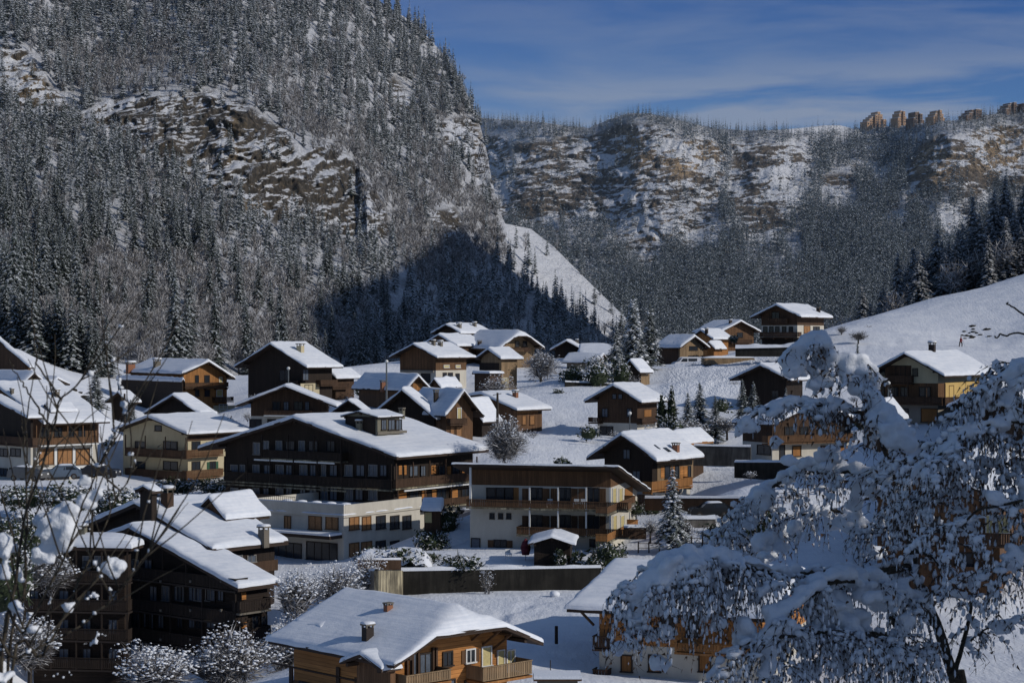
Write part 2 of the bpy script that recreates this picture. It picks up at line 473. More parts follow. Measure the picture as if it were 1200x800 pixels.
        if cap:
            mb = MB(s.T); a = w*1.2; t = min(.3, w*.5)
            for k, (q, zz) in enumerate(((1, 0), (1.02, .35), (.93, .75), (.7, 1.0))):
                mb.pts([(lx+sx*a*q, ly+sy*a*.86*q, z+h+.003+t*zz) for sx, sy in ((-1, -1), (1, -1), (1, 1), (-1, 1))], [])
            b = 0
            for k in range(3): mb.f += [(k*4+i, k*4+(i+1) % 4, k*4+4+(i+1) % 4, k*4+4+i) for i in range(4)]; mb.m += [0]*4
            mb.f.append((12, 13, 14, 15)); mb.m.append(0)
            mb.build('chimney_snow', M['clump_snow'], o, smooth=True)
    def skylight(s, px, py):
        lx, ly, z, Y = s.roof_hit(px, py)
        z2 = s.fn(lx+.7, ly); mb = MB(s.T)
        mb.pts([(lx, ly-.35, z+.42), (lx+.7, ly-.35, z2+.42), (lx+.7, ly+.35, z2+.42), (lx, ly+.35, z+.42),
                (lx, ly-.35, z-.05), (lx+.7, ly-.35, z2-.05), (lx+.7, ly+.35, z2-.05), (lx, ly+.35, z-.05)],
               [(0, 1, 2, 3), (0, 4, 5, 1), (1, 5, 6, 2), (2, 6, 7, 3), (3, 7, 4, 0)])
        mb.build('skylight', M['glass'], s.root)
# ================================================================ HOUSES
GR = 'chalets of the village'
def H(*a, **k):
    k.setdefault('group', GR); return House(*a, **k)

# --- large dark hotel in the centre
h = H(205, -35, (465, 535), 232, 573, 489, 655, of=1.5, os=(3.0, 1.6), ob=1.0, th=.35, snow=.38, name='hotel_building',
      label='largest dark timber hotel with wide snowy gable roof above a pale masonry terrace block', cat='hotel',
      zones=[(591, WH), (None, DK)], down=5)
hotel = h
h.wins('F', 519, 532, [(297.5, 304.5)], 'k'); h.wins('F', 517, 528, [(309, 315), (324, 330.5), (351, 357)], 'k')
h.wins('F', 517, 528, [(335, 345), (362, 372), (383, 392)], 'd')
h.wins('F', 545, 557, [(271, 278.5), (282, 287), (297, 304), (324, 332.5), (352, 360), (377.5, 382), (405, 413), (433, 442)], 'k')
h.wins('F', 545, 557, [(310, 318), (335.5, 342), (364, 370), (387, 395), (418, 427), (446, 453)], 'c')
h.wins('F', 572, 585, [(271, 279), (297, 304), (324, 332), (377, 384), (405, 413.5), (433, 442)], 'k')
h.wins('F', 572, 585, [(282, 288), (309, 315), (335.5, 342), (352, 358), (363, 371), (387, 395), (417, 425)], 'c')
h.balc('F', 306, 400, 528.5, 538.5, 1.2, DK, strip=M['concrete'], posts=3)
h.balc('F', 262, 459, 557, 568.5, 1.3, DK, strip=M['concrete'], posts=7)
h.balc('F', 276, 351, 579, 590, 1.3, BR)
h.panel('F', 263, 569.2, 414, 571, M['concrete'], 1.32, 'balcony_edge', 1.2)
h.panel('F', 306, 539, 400, 540.8, M['white'], 1.22, 'balcony_edge', 1.1)
h.wins('S', 546, 557, [(480, 489), (493, 498)], 'c'); h.wins('S', 546, 557, [(514, 522), (530, 538)], 'd')
h.wins('S', 573, 586, [(480, 490), (512, 522), (541, 549)], 'd')
for x0, x1, y0, y1 in ((467, 470.5, 545, 556), (473, 476, 545, 556), (505, 510.5, 545, 555), (524, 528, 546, 556), (540, 545, 546, 556),
                       (467, 476, 574, 586), (494, 499, 574, 584), (506, 511, 573, 585), (527, 536, 573, 585)):
    h.panel('S', x0, y0, x1, y1, ORh, .06)
h.balc('S', 464, 560, 557, 567.5, 1.2, BR, strip=M['concrete'], posts=5)
h.balc('S', 466, 560, 585, 594, 1.2, BR, strip=M['concrete'], posts=3)
h.panel('S', 464, 568.5, 560, 570.3, M['white'], 1.22, 'balcony_edge', 1.1)
h.chim(421, 505, 8, 12, OL); h.chim(471, 491, 7, 13, OL, False)
d = House(211, -35, (443, 488), 399, 474, 481, 515, of=.4, os=.4, ob=.4, th=.2, snow=.08, root=h.root, zones=[(None, OL)], down=1.5, ground=False, ridge=.5, fascia=M['dark'])
d.wins('S', 492, 503, [(447, 452), (455, 462), (464, 470)], 'c'); d.panel('S', 441, 505, 475, 508, M['stone'], .25, 'dormer_sill')
d.panel('F', 405, 488, 440, 512, DK, .05, 'dormer_cladding')
# terrace podium of the hotel
p = House(196, -35, (403, 603), 288, 494, 603, 656, roof='flat', of=.12, os=.12, ob=.1, th=.3, snow=.10, root=h.root, zones=[(None, WH)], down=5, fascia=WH)
p.wins('F', 605, 619.5, [(334, 340.5), (362.5, 376.5), (382.5, 396)], 'o', mull=1)
p.wins('F', 636, 656, [(318, 353), (360, 395)], 'd', mull=3)
p.wins('S', 605.5, 620, [(409.5, 420), (424.5, 434)], 'o'); p.wins('S', 604.5, 619, [(441, 451), (457.5, 467), (472, 481)], 'd')
p.wins('S', 636.5, 651, [(409.5, 420)], 'o'); p.wins('S', 635, 649, [(423.5, 435)], 'o'); p.wins('S', 634, 647, [(440.5, 451), (457.5, 467), (472, 481)], 'd')
p.panel('F', 317, 623, 401, 627, M['fascia'], 2.0, 'canopy'); p.panel('F', 317, 620.8, 401, 623, M['clump_snow'], 2.1, 'canopy_snow', .01)
p.panel('F', 310, 600, 403, 602, GY, .06, 'ledge'); p.panel('S', 403, 600, 493, 601.5, GY, .06, 'ledge')
mb = MB(p.T)
zt = p.ze+1.0
m2 = MB(p.T); m2.box(.0, p.W, -.02, .28, p.ze-.3, zt); m2.box(p.W-.28, p.W+.02, .281, p.L, p.ze-.3, zt-.003); m2.box(0, .28, .281, p.L, p.ze-.3, zt-.003); m2.build('parapet', WH, h.root)
m2 = MB(p.T); m2.box(.02, p.W-.02, .02, .24, zt+.003, zt+.09); m2.build('parapet_snow', M['clump_snow'], h.root)
for k in range(24): mb.box(.4+k*.28, .43+k*.28, .13, .16, zt+.09, zt+.55)
mb.box(.4, 7.0, .12, .17, zt+.5, zt+.55)
mb.build('terrace_railing', M['dark'], h.root)
PODIUM = p

# --- balcony house
h = H(185, -15, (725, 546), 530, 762, 546, 657, roof='shed', by=573, of=2.3, os=(1.2, 1.3), ob=.6, th=.28, snow=.16, name='apartment_house',
      label='white house with two long shuttered balconies under a flat looking dark brown roof', cat='house',
      zones=[(597, WH), (571, WH), (None, MB_)], down=5)
for xs in ((571, 580), (582, 591), (592, 601)): h.win('F', xs[0], 572, xs[1], 594, 'd', None, 0)
h.panel('F', 602, 571, 608, 594, OR, .05, 'curtain')
for xs in ((622, 635), (655, 668), (689, 701.5)):
    h.win('F', xs[0], 572, xs[1], 594, 'd'); h.win('F', xs[0], 604, xs[1], 627, 'd')
for xs in ((612, 619.5), (636, 644), (645.5, 653), (669.5, 677), (678, 685.5), (703, 710)):
    h.panel('F', xs[0], 572, xs[1], 594, MB_, .07); h.panel('F', xs[0], 604, xs[1], 627, BR, .07)
h.wins('F', 601.5, 607.5, [(574.5, 579), (584.5, 589), (594, 598.5)], 'd', mull=0)
h.win('F', 553, 631, 562, 655, 'c', None, 0); h.win('F', 579.5, 633, 593, 645.5, 'd', MB_, 1); h.win('F', 691.5, 632, 697, 640, 'd', None, 0)
h.balc('F', 546, 736, 586.5, 596, 1.9, MB_, strip=M['concrete'], posts=0)
h.balc('F', 605, 736, 618.5, 628, 1.9, MB_, strip=M['concrete'])
h.balc('S', 712, 745, 587, 595.5, 1.2, MB_, strip=M['concrete']); h.balc('S', 712, 748, 617, 626.5, 1.2, OR, strip=M['concrete'])
mb = MB(h.T)
for px in (620.5, 653.8, 686.8, 715):
    t, z0 = h.hit('F', px, 628, 1.85); z1 = h.hit('F', px, 571, 1.85)[1]; mb.box(t-.07, t+.07, h.of-1.85, h.of-1.7, z0, z1)
t, z0 = h.hit('F', 551, 597, 1.85); mb.box(t-.1, t+.1, h.of-1.85, h.of-1.6, z0, h.fn(t, .5)-.3)
mb.build('balcony_post', M['white'], h.root)
h.wins('S', 572, 594, [(717.5, 721.5), (725, 729)], 'y', mull=0); h.wins('S', 604, 626, [(718, 722), (727, 731)], 'y', mull=0)
h.panel('S', 732, 571, 741, 594, OR, .05)
BALC = h

# --- foreground orange chalet
h = H(110, 43, (462, 778), 637, 314, 715, 838, roof='halfhip', hy=738, of=2.0, os=1.3, ob=1.0, th=.26, snow=.26, name='log_chalet',
      label='nearest orange log chalet with broad snowy half hipped roof at the bottom centre', zones=[(None, ORh)], down=4)
h.win('F', 519.5, 764, 529, 779, 'd', None, 1); h.win('F', 546.5, 761, 555.5, 775, 'w', MB_, 1)
h.win('F', 565, 758, 574.5, 779, 'y', None, 0); h.win('F', 583, 762, 590, 778, 'y', None, 0); h.win('F', 594, 762, 602, 776, 'y', None, 1)
h.wins('F', 766, 790, [(481, 487), (492, 504)], 'c', mull=1)
h.win('F', 545, 797, 556, 812, 'c', None, 1); h.win('F', 520, 797, 532, 812, 'c', None, 1)
h.balc('F', 476, 529, 787, 801, 1.5, TN, strip=OR, snow=False); h.balc('F', 566, 624, 777, 795, 1.6, TN, strip=OR, snow=False)
for x in (475, 481, 488, 505, 509): h.panel('F', x, 758 if x > 500 else 764, x+2, 790, BR, .18, 'post')
h.panel('S', 322, 790, 458, 792, BR, .1, 'beam'); h.panel('S', 340, 781, 344, 838, BR, .1, 'post'); h.panel('S', 395, 781, 399, 838, BR, .1, 'post')
h.win('S', 352, 800, 366, 815, 'c', MB_); h.win('S', 424, 797, 438, 815, 'c', MB_)
mb = MB(h.T)
for px in (528, 541, 553, 566, 578):      # curved brackets below the hip
    t, z = h.hit('F', px, 742, 0); z = h.fn(t, .8)-.35
    mb.bar((t, h.of, z-1.1), (t, .45, z-.05), .09, 0, 4); mb.bar((t, h.of, z-.05), (t, .35, z-.05), .09, 0, 4)
mb.build('roof_bracket', MB_, h.root)
h.chim(431, 747, 14, 15, M['dark']); h.chim(455, 716, 11, 9, M['brick'], False)
# cross gable dormer over the entrance
d = House(110.2, -47, (447, 784), 398, 470, 765, 838, of=1.0, os=.4, ob=0.1, th=.2, snow=.22, root=h.root, zones=[(None, MB_)], ground=False)
d = House(118, 43, (376, 736), 470, 343, 712, 838, of=.5, os=1.2, ob=1.0, th=.24, snow=.26, root=h.root, zones=[(None, ORh)], ground=False)
CH = h

# --- lower left dark apartment chalet
h = H(172, -40, (249, 643), 75, 338, 589, 720, of=1.3, os=1.3, ob=.6, th=.4, snow=.45, name='apartment_chalet',
      label='big dark brown stepped apartment chalet with two snowy roof tiers at lower left', cat='apartment chalet', zones=[(None, DK)], down=12)
h.wins('S', 651, 658, [(260, 270), (274, 283), (290, 299)], 'k'); h.panel('S', 256, 659, 325, 672, BR, .1, 'parapet')
h.wins('F', 640, 648, [(196, 206), (214, 226)], 'k')
h.chim(196, 594, 15, 22, BR); h.chim(309, 642, 13, 16, M['stone'])
d = House(179, -40, (265, 608), 225, 316, 582, 700, of=.3, os=.8, ob=.5, th=.35, snow=.4, root=h.root, zones=[(None, MB_)], ground=False, ridge=.5)
d = House(176, -40, (178, 575), 158, 190, 568, 620, of=.3, os=.4, ob=.3, th=.3, snow=.15, root=h.root, zones=[(None, DK)], ground=False)
l = House(165, -40, (279, 688), 38, 328, 617, 822, of=1.6, os=(1.5, 1.0), ob=.6, th=.4, snow=.42, root=h.root, zones=[(None, DKh)], down=6)
for y, xs in ((695, [(176, 184), (205, 213), (222, 230), (243, 252), (256, 262)]), (727, [(120, 128), (138, 147), (169, 180), (186, 192), (222, 229), (243, 252)]),
              (760, [(104, 110), (134, 143), (170, 180), (208, 216), (243, 252)]), (664, [(150, 158), (170, 178)])):
    l.wins('F', y-8, y+8, xs, 'c'); 
    l.wins('F', y-8, y+8, [(x[0]-14, x[1]-15) for x in xs[1:]], 'k' if y < 700 else 'd')
for y in (682, 716, 750, 784):
    l.balc('F', 60 if y > 700 else 110, 276, y-14, y, 1.5, DK, strip=M['dark'], posts=6)
    mb = MB(l.T)
    for px in (116, 152, 188, 223, 259):
        t, z = l.hit('F', px, y-1, 1.55); mb.box(t-.10, t+.10, l.of-1.60, l.of-1.47, z-.10, z+.12)
    mb.build('post_bracket', M['stone'], h.root)
l.balc('S', 281, 318, 702, 716, 1.0, DK, strip=M['stone']); l.balc('S', 281, 318, 735, 749, 1.0, DK, strip=M['stone'])
l.panel('S', 283, 692, 288, 702, ORh, .06); l.panel('S', 283, 722, 289, 735, ORh, .06); l.wins('S', 722, 736, [(295, 302), (306, 312)], 'd')  # orange panels: sunlit bits of the side wall put in as colour
w = House(168, -8, (154, 641), 22, 168, 609, 822, roof='hip', of=1.0, os=1.0, ob=.5, th=.35, snow=.42, root=h.root, zones=[(None, DKh)], down=6, ridge=.5)
for y in (682, 716, 750, 784):
    w.balc('F', 28, 150, y-14, y, 1.2, DK, strip=M['dark'], posts=4); w.wins('F', y-24, y-8, [(36, 45), (70, 80), (98, 106), (128, 137)], 'c')
w.wins('F', 652, 664, [(98, 106), (112, 120)], 'k'); w.chim(131, 615, 14, 10, OL)

# --- beige house
h = H(250, -40, (219, 508), 131, 297, 488, 572, of=1.1, os=1.1, name='beige_house', cat='house', zones=[(513, BG), (None, BG)],
      label='beige rendered house with green shutters and two wooden balcony floors')
h.win('F', 182, 499, 189, 504.5, 'd', None, 0); h.wins('F', 517.5, 527, [(159, 170), (192, 208)], 'd'); h.wins('F', 541, 550, [(159, 170), (192, 208)], 'd')
h.panel('S', 219, 509, 288, 515, BR, .05, 'cladding')
GRN = plain('green_paint', (.03, .09, .05))
h.wins('S', 517.5, 527, [(225, 234), (264, 271)], 'd'); h.win('S', 245.5, 517.5, 252.5, 527, 'o', GRN)
h.wins('S', 541, 550, [(225, 234), (263, 270)], 'd'); h.win('S', 246, 541, 252, 550, 'd', GRN); h.wins('S', 563, 571, [(226, 234), (246, 254)], 'd')
h.balc('F', 146, 218, 526, 534.5, 1.1, BR, posts=3); h.balc('F', 146, 218, 550.5, 560, 1.1, BR)
h.balc('S', 219, 262, 526, 534, 1.0, MB_); h.balc('S', 219, 262, 550, 559, 1.0, MB_)

# --- far left white and timber house
h = H(225, -45, (52, 496), -62, 129, 449, 563, of=1.6, os=1.6, name='balcony_house', cat='house', zones=[(543, WH), (519, WH), (None, MB_)],
      label='white and brown house at the left edge with dormer and tall curtained windows')
h.wins('S', 526, 543.5, [(46, 62), (68, 84), (89, 104)], 'o', mull=2)
for x in (43, 64.5, 86, 106.5): h.panel('S', x-1.2, 522, x+1.8, 545, M['white'], .12, 'pilaster')
h.balc('S', 42, 116, 512.5, 520.5, 1.3, MB_, strip=M['white'], posts=4); h.wins('S', 501, 511, [(48, 57), (64, 72), (80, 86), (92, 99)], 'd')
h.wins('S', 548, 562, [(62, 80), (86, 96)], 'd', mull=2); h.panel('S', 44, 545.5, 118, 548, M['white'], 1.2, 'balcony_edge')
h.chim(66, 466, 8, 9, M['stone']); h.chim(14, 462, 5, 6, M['stone'])
d = House(228, -45, (60, 482), 46, 91, 473, 492, of=.5, os=.5, ob=.1, th=.18, snow=.3, root=h.root, zones=[(None, MB_)], down=.8, ground=False)
d.wins('S', 484, 489, [(65, 71), (82, 86)], 'y', mull=0)
d = House(216, -45, (33, 489), -60, 50, 464, 563, of=.8, os=.8, th=.25, snow=.3, root=h.root, zones=[(523, WH), (None, DK)], ground=False)
d.wins('F', 526, 534, [(0, 9), (13, 24)], 'd'); d.wins('F', 549, 557, [(0, 9), (12, 22)], 'd'); d.balc('F', -20, 38, 511, 520.5, 1.1, BR)

h = H(285, -35, (35, 430), -45, 40, 395, 440, name='chalet', zones=[(None, BR)], label='brown chalet cut by the left edge, highest on the wooded bank')
h.wins('F', 415, 420, [(0, 5)], 'k'); h.wins('F', 423, 428, [(8, 12), (0, 5)], 'd'); h.win('F', 16, 431, 22, 434, 'k', None, 0)
h = H(262, 42, (27, 448), 53, -40, 436.5, 462, name='chalet', zones=[(None, OR)], label='low chalet with small orange gable behind the dormer house')
h.win('F', 36, 443, 43, 448, 'y', None, 0)
h = H(272, 42, (54, 450), 82, 40, 443, 462, name='shed', cat='shed', zones=[(None, DK)], label='tiny dark shed sunk in the snow bank beside the low orange gable')

# --- orange chalet in front of the forest
h = H(300, 35, (213, 437.5), 276, 145, 423, 492, gy=443, of=1.3, os=.9, zones=[(None, OR)], name='chalet',
      label='bright orange wooden chalet with two chimneys below the wooded slope')
h.wins('F', 440, 448, [(229, 232.5), (240, 245)], 'd', mull=0); h.win('F', 257, 442, 260, 448, 'y', None, 0)
h.balc('F', 217, 268, 448, 454, 1.1, BR, brackets=4); h.balc('F', 252, 274, 465, 470, 1.1, BR)
h.wins('F', 457, 464, [(229, 233), (240, 245)], 'd', mull=0); h.win('F', 254, 457, 260, 464, 'y', None, 0); h.win('F', 257, 474, 266, 479, 'w', None, 1)
h.panel('S', 147, 440, 210, 496, DKh, .05, 'cladding'); h.panel('F', 250, 475, 275, 492, BG, .06, 'plinth')  # S panel: shade of the left wall put into a darker wood
h.chim(153, 436, 11, 9, M['brick']); h.chim(184, 430, 9, 9, M['stone'])
d = House(296.5, 35, (213, 447), 217, 136, 444, 492, of=.3, os=.2, ob=.3, th=.2, snow=.35, root=h.root, zones=[(None, DKh)], ground=False)
h.panel('S', 186, 463, 190, 470, OR, .3, 'shutter')
h = H(285, -35, (152, 471), 124, 166, 459, 500, zones=[(None, DK)], name='shed', cat='shed', label='small dark shed left of the pole below the orange chalet', of=.7, os=.7)

# --- dark tall chalet
h = H(290, -35, (360, 430), 275, 402, 402.5, 474, of=1.4, os=1.6, zones=[(None, DK)], label='tall dark brown chalet with beige chimney in front of the shaded forest')
h.win('S', 355, 433, 361, 445, 'c', None, 1); h.panel('S', 352, 449, 374, 464, BG, .05, 'masonry'); h.win('S', 357, 451, 366, 461, 'd')
h.balc('S', 376, 396, 445, 451, 1.0, BR); h.chim(352, 413, 9, 10, BG, False); h.win('F', 328, 434, 340, 446, 'd', None, 1)
h.balc('F', 322, 348, 446, 451, 1.0, DK)
d = House(300, -35, (394, 443), 372, 423, 433, 470, of=.8, os=.8, th=.2, root=h.root, zones=[(None, BR)])
d.balc('S', 390, 410, 449, 455, .8, BR)
# --- low wide gable
h = H(255, -12, (394, 475.5), 275, 402, 452, 506, of=1.5, os=1.8, zones=[(488, WH), (None, BR)], label='low wide gabled chalet with white ground floor behind the hotel roof')
h.wins('F', 471, 480, [(320, 328), (345, 354)], 'd'); h.wins('F', 471, 480, [(333, 338), (358, 362)], 'c')
h.balc('F', 309, 365, 481, 486.5, 1.2, BR, strip=M['white']); h.wins('F', 491.5, 500, [(293, 306), (314, 323), (328, 340)], 'd')
# --- barn right of it
h = H(262, -30, (235, 485), 169, 254, 463, 505, of=1.0, os=.9, zones=[(None, DK)], name='barn', cat='barn', label='weathered dark barn half hidden behind the beige house roof')
# --- middle group
h = H(238, -30, (512, 491), 431, 524, 456.5, 520, of=1.0, os=1.0, zones=[(None, DK)], label='dark gabled chalet joined to the brown gable, right above the hotel dormer')
h.panel('S', 511, 492, 523, 520, BR, .05, 'cladding'); h.win('S', 513, 498, 517, 510, 'y', None, 0)
d = House(236, 35, (522, 486.5), 567, 472, 458, 520, of=1.2, os=.9, gy=487, root=h.root, zones=[(None, MB_)])
d.win('F', 536, 478, 540, 490, 'y', None, 0); d.balc('F', 528, 548, 490, 497, .9, BR); d.wins('F', 500, 511, [(528, 532), (535, 541)], 'o', mull=0); d.chim(511, 470, 6, 13, M['dark'], False)
d = House(243, -35, (566, 494), 536, 588, 468, 512, of=.6, os=.6, root=h.root, zones=[(None, DK)])
h = H(248, -30, (440, 492), 377, 450, 468, 512, of=.9, os=.9, snow=.15, zones=[(None, DK)], label='dark gable with thin snow edges just left of the hotel dormer')
h = H(268, 35, (475, 457), 506, 412, 440, 480, of=.8, os=.8, zones=[(None, MB_)], label='chalet with narrow orange gable and blunt chimney beside the lamp post')
h.chim(449, 455, 7, 8, M['brick'], False); h.panel('F', 484, 449, 496, 457, OR, .05)
h = H(288, -30, (517, 454), 501, 541, 443, 470, of=.5, os=.5, zones=[(None, BR)], name='garage', cat='garage', label='small garage with snowy roof in front of the white walled chalet')
h = H(255, -40, (606, 480), 524, 646, 461, 508, gy=466, of=1.2, os=1.0, zones=[(None, MB_)], label='reddish brown chalet beside the utility pole and the round frosted tree')
h.wins('S', 487, 497, [(612, 616), (621, 626)], 'o', mull=0); h.chim(604, 466, 7, 8, M['brick']); h.panel('S', 606, 482, 630, 484, OR, .1, 'beam')
h = H(310, -35, (512.5, 418.5), 456, 557, 403, 458, of=1.3, os=1.3, zones=[(434, WH), (None, MB_)], label='brown over white chalet with two small chimneys on the village ridge')
h.wins('S', 437, 446, [(519, 523), (525, 530)], 'd', GRN, 0); h.win('S', 534, 438, 538, 446, 'd', None, 1); h.wins('S', 428, 430.5, [(520, 526), (534, 539)], 'y', mull=0)
h.panel('F', 470, 434, 509, 436, GY, .3, 'ledge'); h.wins('F', 438, 448, [(478, 490), (494, 504)], 'd'); h.chim(508, 405, 5, 6); h.chim(516, 406, 6, 6)
h = H(345, -35, (540, 390), 505, 578, 380, 420, of=1.2, os=.8, zones=[(None, BR)], label='uppermost ridge chalet with glazed gable and twin snowy roof tiers')
h.wins('F', 390, 396, [(515, 519), (521, 525), (528, 532)], 'c', mull=0); h.chim(538, 384, 6, 5); h.chim(556, 383, 5, 5)
d = House(338, -35, (536, 405), 492, 571, 392, 420, of=.5, os=.5, root=h.root, zones=[(None, BR)], ground=False)
h = H(335, 35, (585, 408), 639, 535, 388, 432, roof='halfhip', hy=393, of=2.0, os=1.0, zones=[(None, TN)], label='broad chalet with pale timber half hipped gable facing right on the ridge')
h.balc('F', 598, 622, 407, 411, 1.1, BR); h.win('F', 604, 400, 608, 406, 'd', None, 0); h.win('F', 613, 400, 617, 406, 'd', None, 0); h.chim(562, 404, 5, 5, M['dark'], False)
h.panel('S', 540, 411, 583, 440, BR, .05, 'cladding')
h = H(300, -45, (587, 420), 557, 613, 409, 465, of=.7, os=.6, zones=[(None, TN)], name='barn', cat='barn', label='tall plank barn with lean-to beside the bare frosted garden tree')
h.panel('F', 562, 425, 585, 462, DK, .06, 'cladding')
h.panel('S', 588, 442, 596, 462, BG, .05, 'masonry')
d = House(297, -45, (574, 437), 553, 590, 436, 465, roof='flat', of=.3, os=.3, ob=.2, snow=.35, root=h.root, zones=[(None, BR)], ground=False)
# --- right of the ridge
h = H(400, -12, (684, 410), 644, 689, 399, 420, of=1, os=1, zones=[(None, DK)], label='farthest small dark gable on the crest left of the tall snowy spruces'); h.chim(676, 402, 4, 4)
h = H(385, -5, (719, 415), 677, 722, 404, 425, roof='gablex', of=.6, os=.6, zones=[(None, DK)], label='long snowy barn roof directly left of the tall snowy spruces', name='barn', cat='barn')
h = H(352, 55, (700, 424.5), 716, 658, 415, 434, of=.6, os=.6, zones=[(None, GY)], label='low farm building with pale gable behind the frosted hedge', name='farm_building', cat='barn')
h = H(300, -40, (750, 436), 727, 765, 422, 458, of=.8, os=.8, zones=[(None, DK)], name='granary', cat='granary', label='tiny steep roofed granary below the tall snowy spruces')
h.panel('S', 751, 438, 761, 458, TN, .04, 'cladding')
h = H(250, -30, (752, 471), 685, 783, 451, 512, of=1.3, os=1.3, zones=[(496, WH), (None, BR)], label='brown chalet with side balcony standing alone in the snowy field')
h.wins('F', 462, 467, [(718, 722), (725, 729)], 'c', mull=0); h.wins('F', 479, 488, [(706, 712), (735, 740)], 'c', mull=1); h.win('F', 704, 500, 718, 509, 'd', None, 1)
h.balc('F', 689, 702, 489, 495, 1.2, BR); h.panel('S', 755, 480, 763, 488, OR, .05); h.balc('S', 753, 775, 489, 495, .9, BR)
h = H(208, -35, (770, 540), 687, 826, 508.5, 603, of=1.5, os=1.5, zones=[(572, WH), (None, DK)], label='chalet with dark gable and orange shuttered side beside the snow covered road')
h.win('F', 731, 527, 738, 537, 'c', None, 1); h.wins('F', 552, 562, [(722, 730), (742, 750)], 'c')
h.panel('S', 770, 541, 812, 561, TN, .03, 'cladding')
for x in (774, 786, 801, 796.5): h.panel('S', x, 546, x+4, 560, ORh, .07)
h.wins('S', 546, 560, [(779, 784.5), (791, 795), (806, 809)], 'd', mull=0); h.balc('S', 764, 812, 561.5, 572, 1.3, OR, strip=OR, brackets=3); h.win('S', 780, 578, 796, 590, 'd')
h.balc('F', 700, 762, 578, 588, 1.1, BR)
h.chim(792, 529, 9, 10, M['brick'], False); h.skylight(766, 523); h.skylight(779, 526)
d = House(219, -35, (801, 519.5), 772, 836, 506, 560, of=.8, os=.9, root=h.root, zones=[(None, BR)], fascia=OR)
h = H(345, 35, (797, 407), 832, 766, 393.5, 430, of=1.0, os=.8, zones=[(None, TN)], name='barn', cat='barn', label='orange plank barn with open doorway beside the white van')
h.win('F', 807, 417, 818, 427, 'd', None, 0); h.win('F', 808, 406, 817, 410, 'd', None, 1); h.panel('S', 770, 408, 795, 432, BR, .05, 'cladding')
d = House(352, -35, (838, 408.5), 824, 852, 400.5, 425, of=.6, os=.6, root=h.root, zones=[(None, OR)])
h = H(365, -40, (836, 397), 806, 860, 386.5, 418, of=.8, os=.8, zones=[(None, OR)], label='low chalet with warm gable tucked left of the long ridge farmhouse'); h.chim(828, 391, 4, 5, M['dark'])
h = H(378, 28, (845, 388.5), 892, 812, 376, 412, of=1.2, os=1.0, zones=[(None, MB_)], label='ridge farmhouse with wide brown gable left of the tallest balcony chalet')
h.balc('F', 858, 882, 398, 402, 1, BR); h.win('F', 864, 390, 870, 395, 'd', None, 0); h.chim(856, 379, 4, 4, M['dark'])
h = H(330, -35, (939, 371), 880, 976, 357, 405, of=1.3, os=1.4, zones=[(393, WH), (381, WH), (None, BR)], label='tall chalet on the crest with white band, brown gable and long balcony')
h.wins('F', 383, 389.5, [(895, 899), (902, 906), (909, 913), (917, 921), (925, 929)], 'd', mull=0); h.win('F', 905, 366, 913, 374, 'd', None, 1); h.balc('F', 898, 922, 373, 378, .8, BR)
h.balc('F', 890, 936, 389, 395, 1.2, BR, brackets=3); h.panel('F', 893, 396, 930, 407, DK, .05, 'cladding'); h.win('S', 953, 383, 960, 389.5, 'd'); h.win('S', 942, 382, 949, 390, 'o'); h.chim(959, 366, 5, 6, M['dark'], False)
h.win('F', 931, 397, 937, 404, 'd', None, 0)
h = H(265, -30, (927, 445), 855, 952, 427.5, 478, of=1.2, os=1.2, zones=[(None, DK)], label='black looking gabled chalet behind the two young firs, right of the sledge tracks')
h.win('F', 905, 458, 912, 466, 'd', None, 1)
h = H(225, 30, (905, 497), 1012, 858, 471, 542, of=1.3, os=1.0, zones=[(519, WH), (None, BR)], label='brown and white chalet half screened by the big snow laden tree')
h.wins('F', 500, 510, [(920, 930), (938, 946), (958, 968), (985, 996)], 'd'); h.balc('F', 900, 1002, 509, 518, 1.2, MB_)
h.win('F', 929, 523, 938, 534, 'h'); h.win('S', 888, 522, 903, 532, 'd', None, 1); h.wins('F', 523, 534, [(962, 974), (984, 996)], 'h'); h.win('F', 914, 521, 919, 541, 'd', None, 0)
h = H(240, -35, (1107, 440), 1014, 1168, 413.5, 497, of=1.5, os=1.5, zones=[(475, GY), (449, MB_), (None, BG)], label='large chalet with beige arched window gable below the open snowfield')
h.panel('F', 1038, 428, 1068, 449, BR, .06, 'cladding'); h.win('F', 1050, 429, 1061, 440, 'd', None, 1); h.balc('F', 1037, 1068, 440, 449, .9, BR)
h.wins('F', 432, 440, [(1032, 1037), (1070, 1075)], 'd', mull=0); h.wins('F', 454, 464, [(1045, 1052), (1056, 1064), (1078, 1090)], 'd'); h.win('F', 1026, 454, 1036, 464, 'd')
h.balc('F', 1020, 1108, 464.5, 472.5, 1.3, BR, posts=4); h.win('F', 1080, 479, 1098, 494, 'h'); h.win('F', 1048, 479, 1064, 492, 'd', None, 2)
h.panel('S', 1107, 447, 1146, 467, plaster('ochre_render', (.60, .42, .16)), .05, 'render'); h.wins('S', 452, 465, [(1112, 1117), (1133, 1139)], 'o', mull=0); h.balc('S', 1104, 1150, 464.5, 472, 1.2, BR)
h.chim(1041, 420, 9, 10, M['dark'])
h = H(195, -18, (1218, 477), 1109, 1240, 452, 508, of=1.0, os=1.6, ob=.8, snow=.2, zones=[(None, DK)], name='carport', cat='carport', nowall=True, down=5,
      label='open dark carport with snowy roof right of the beige gabled chalet', ground=True)
mb = MB(h.T)
for lx in (1.8, h.W*.4, h.W-1.8):
    for ly in (1.0, h.L-1.0): mb.box(lx-.12, lx+.12, ly-.12, ly+.12, h.zb-2, h.fn(lx, ly)-.2)
mb.build('post', M['fascia'], h.root)
mb = MB(h.T); n = 8
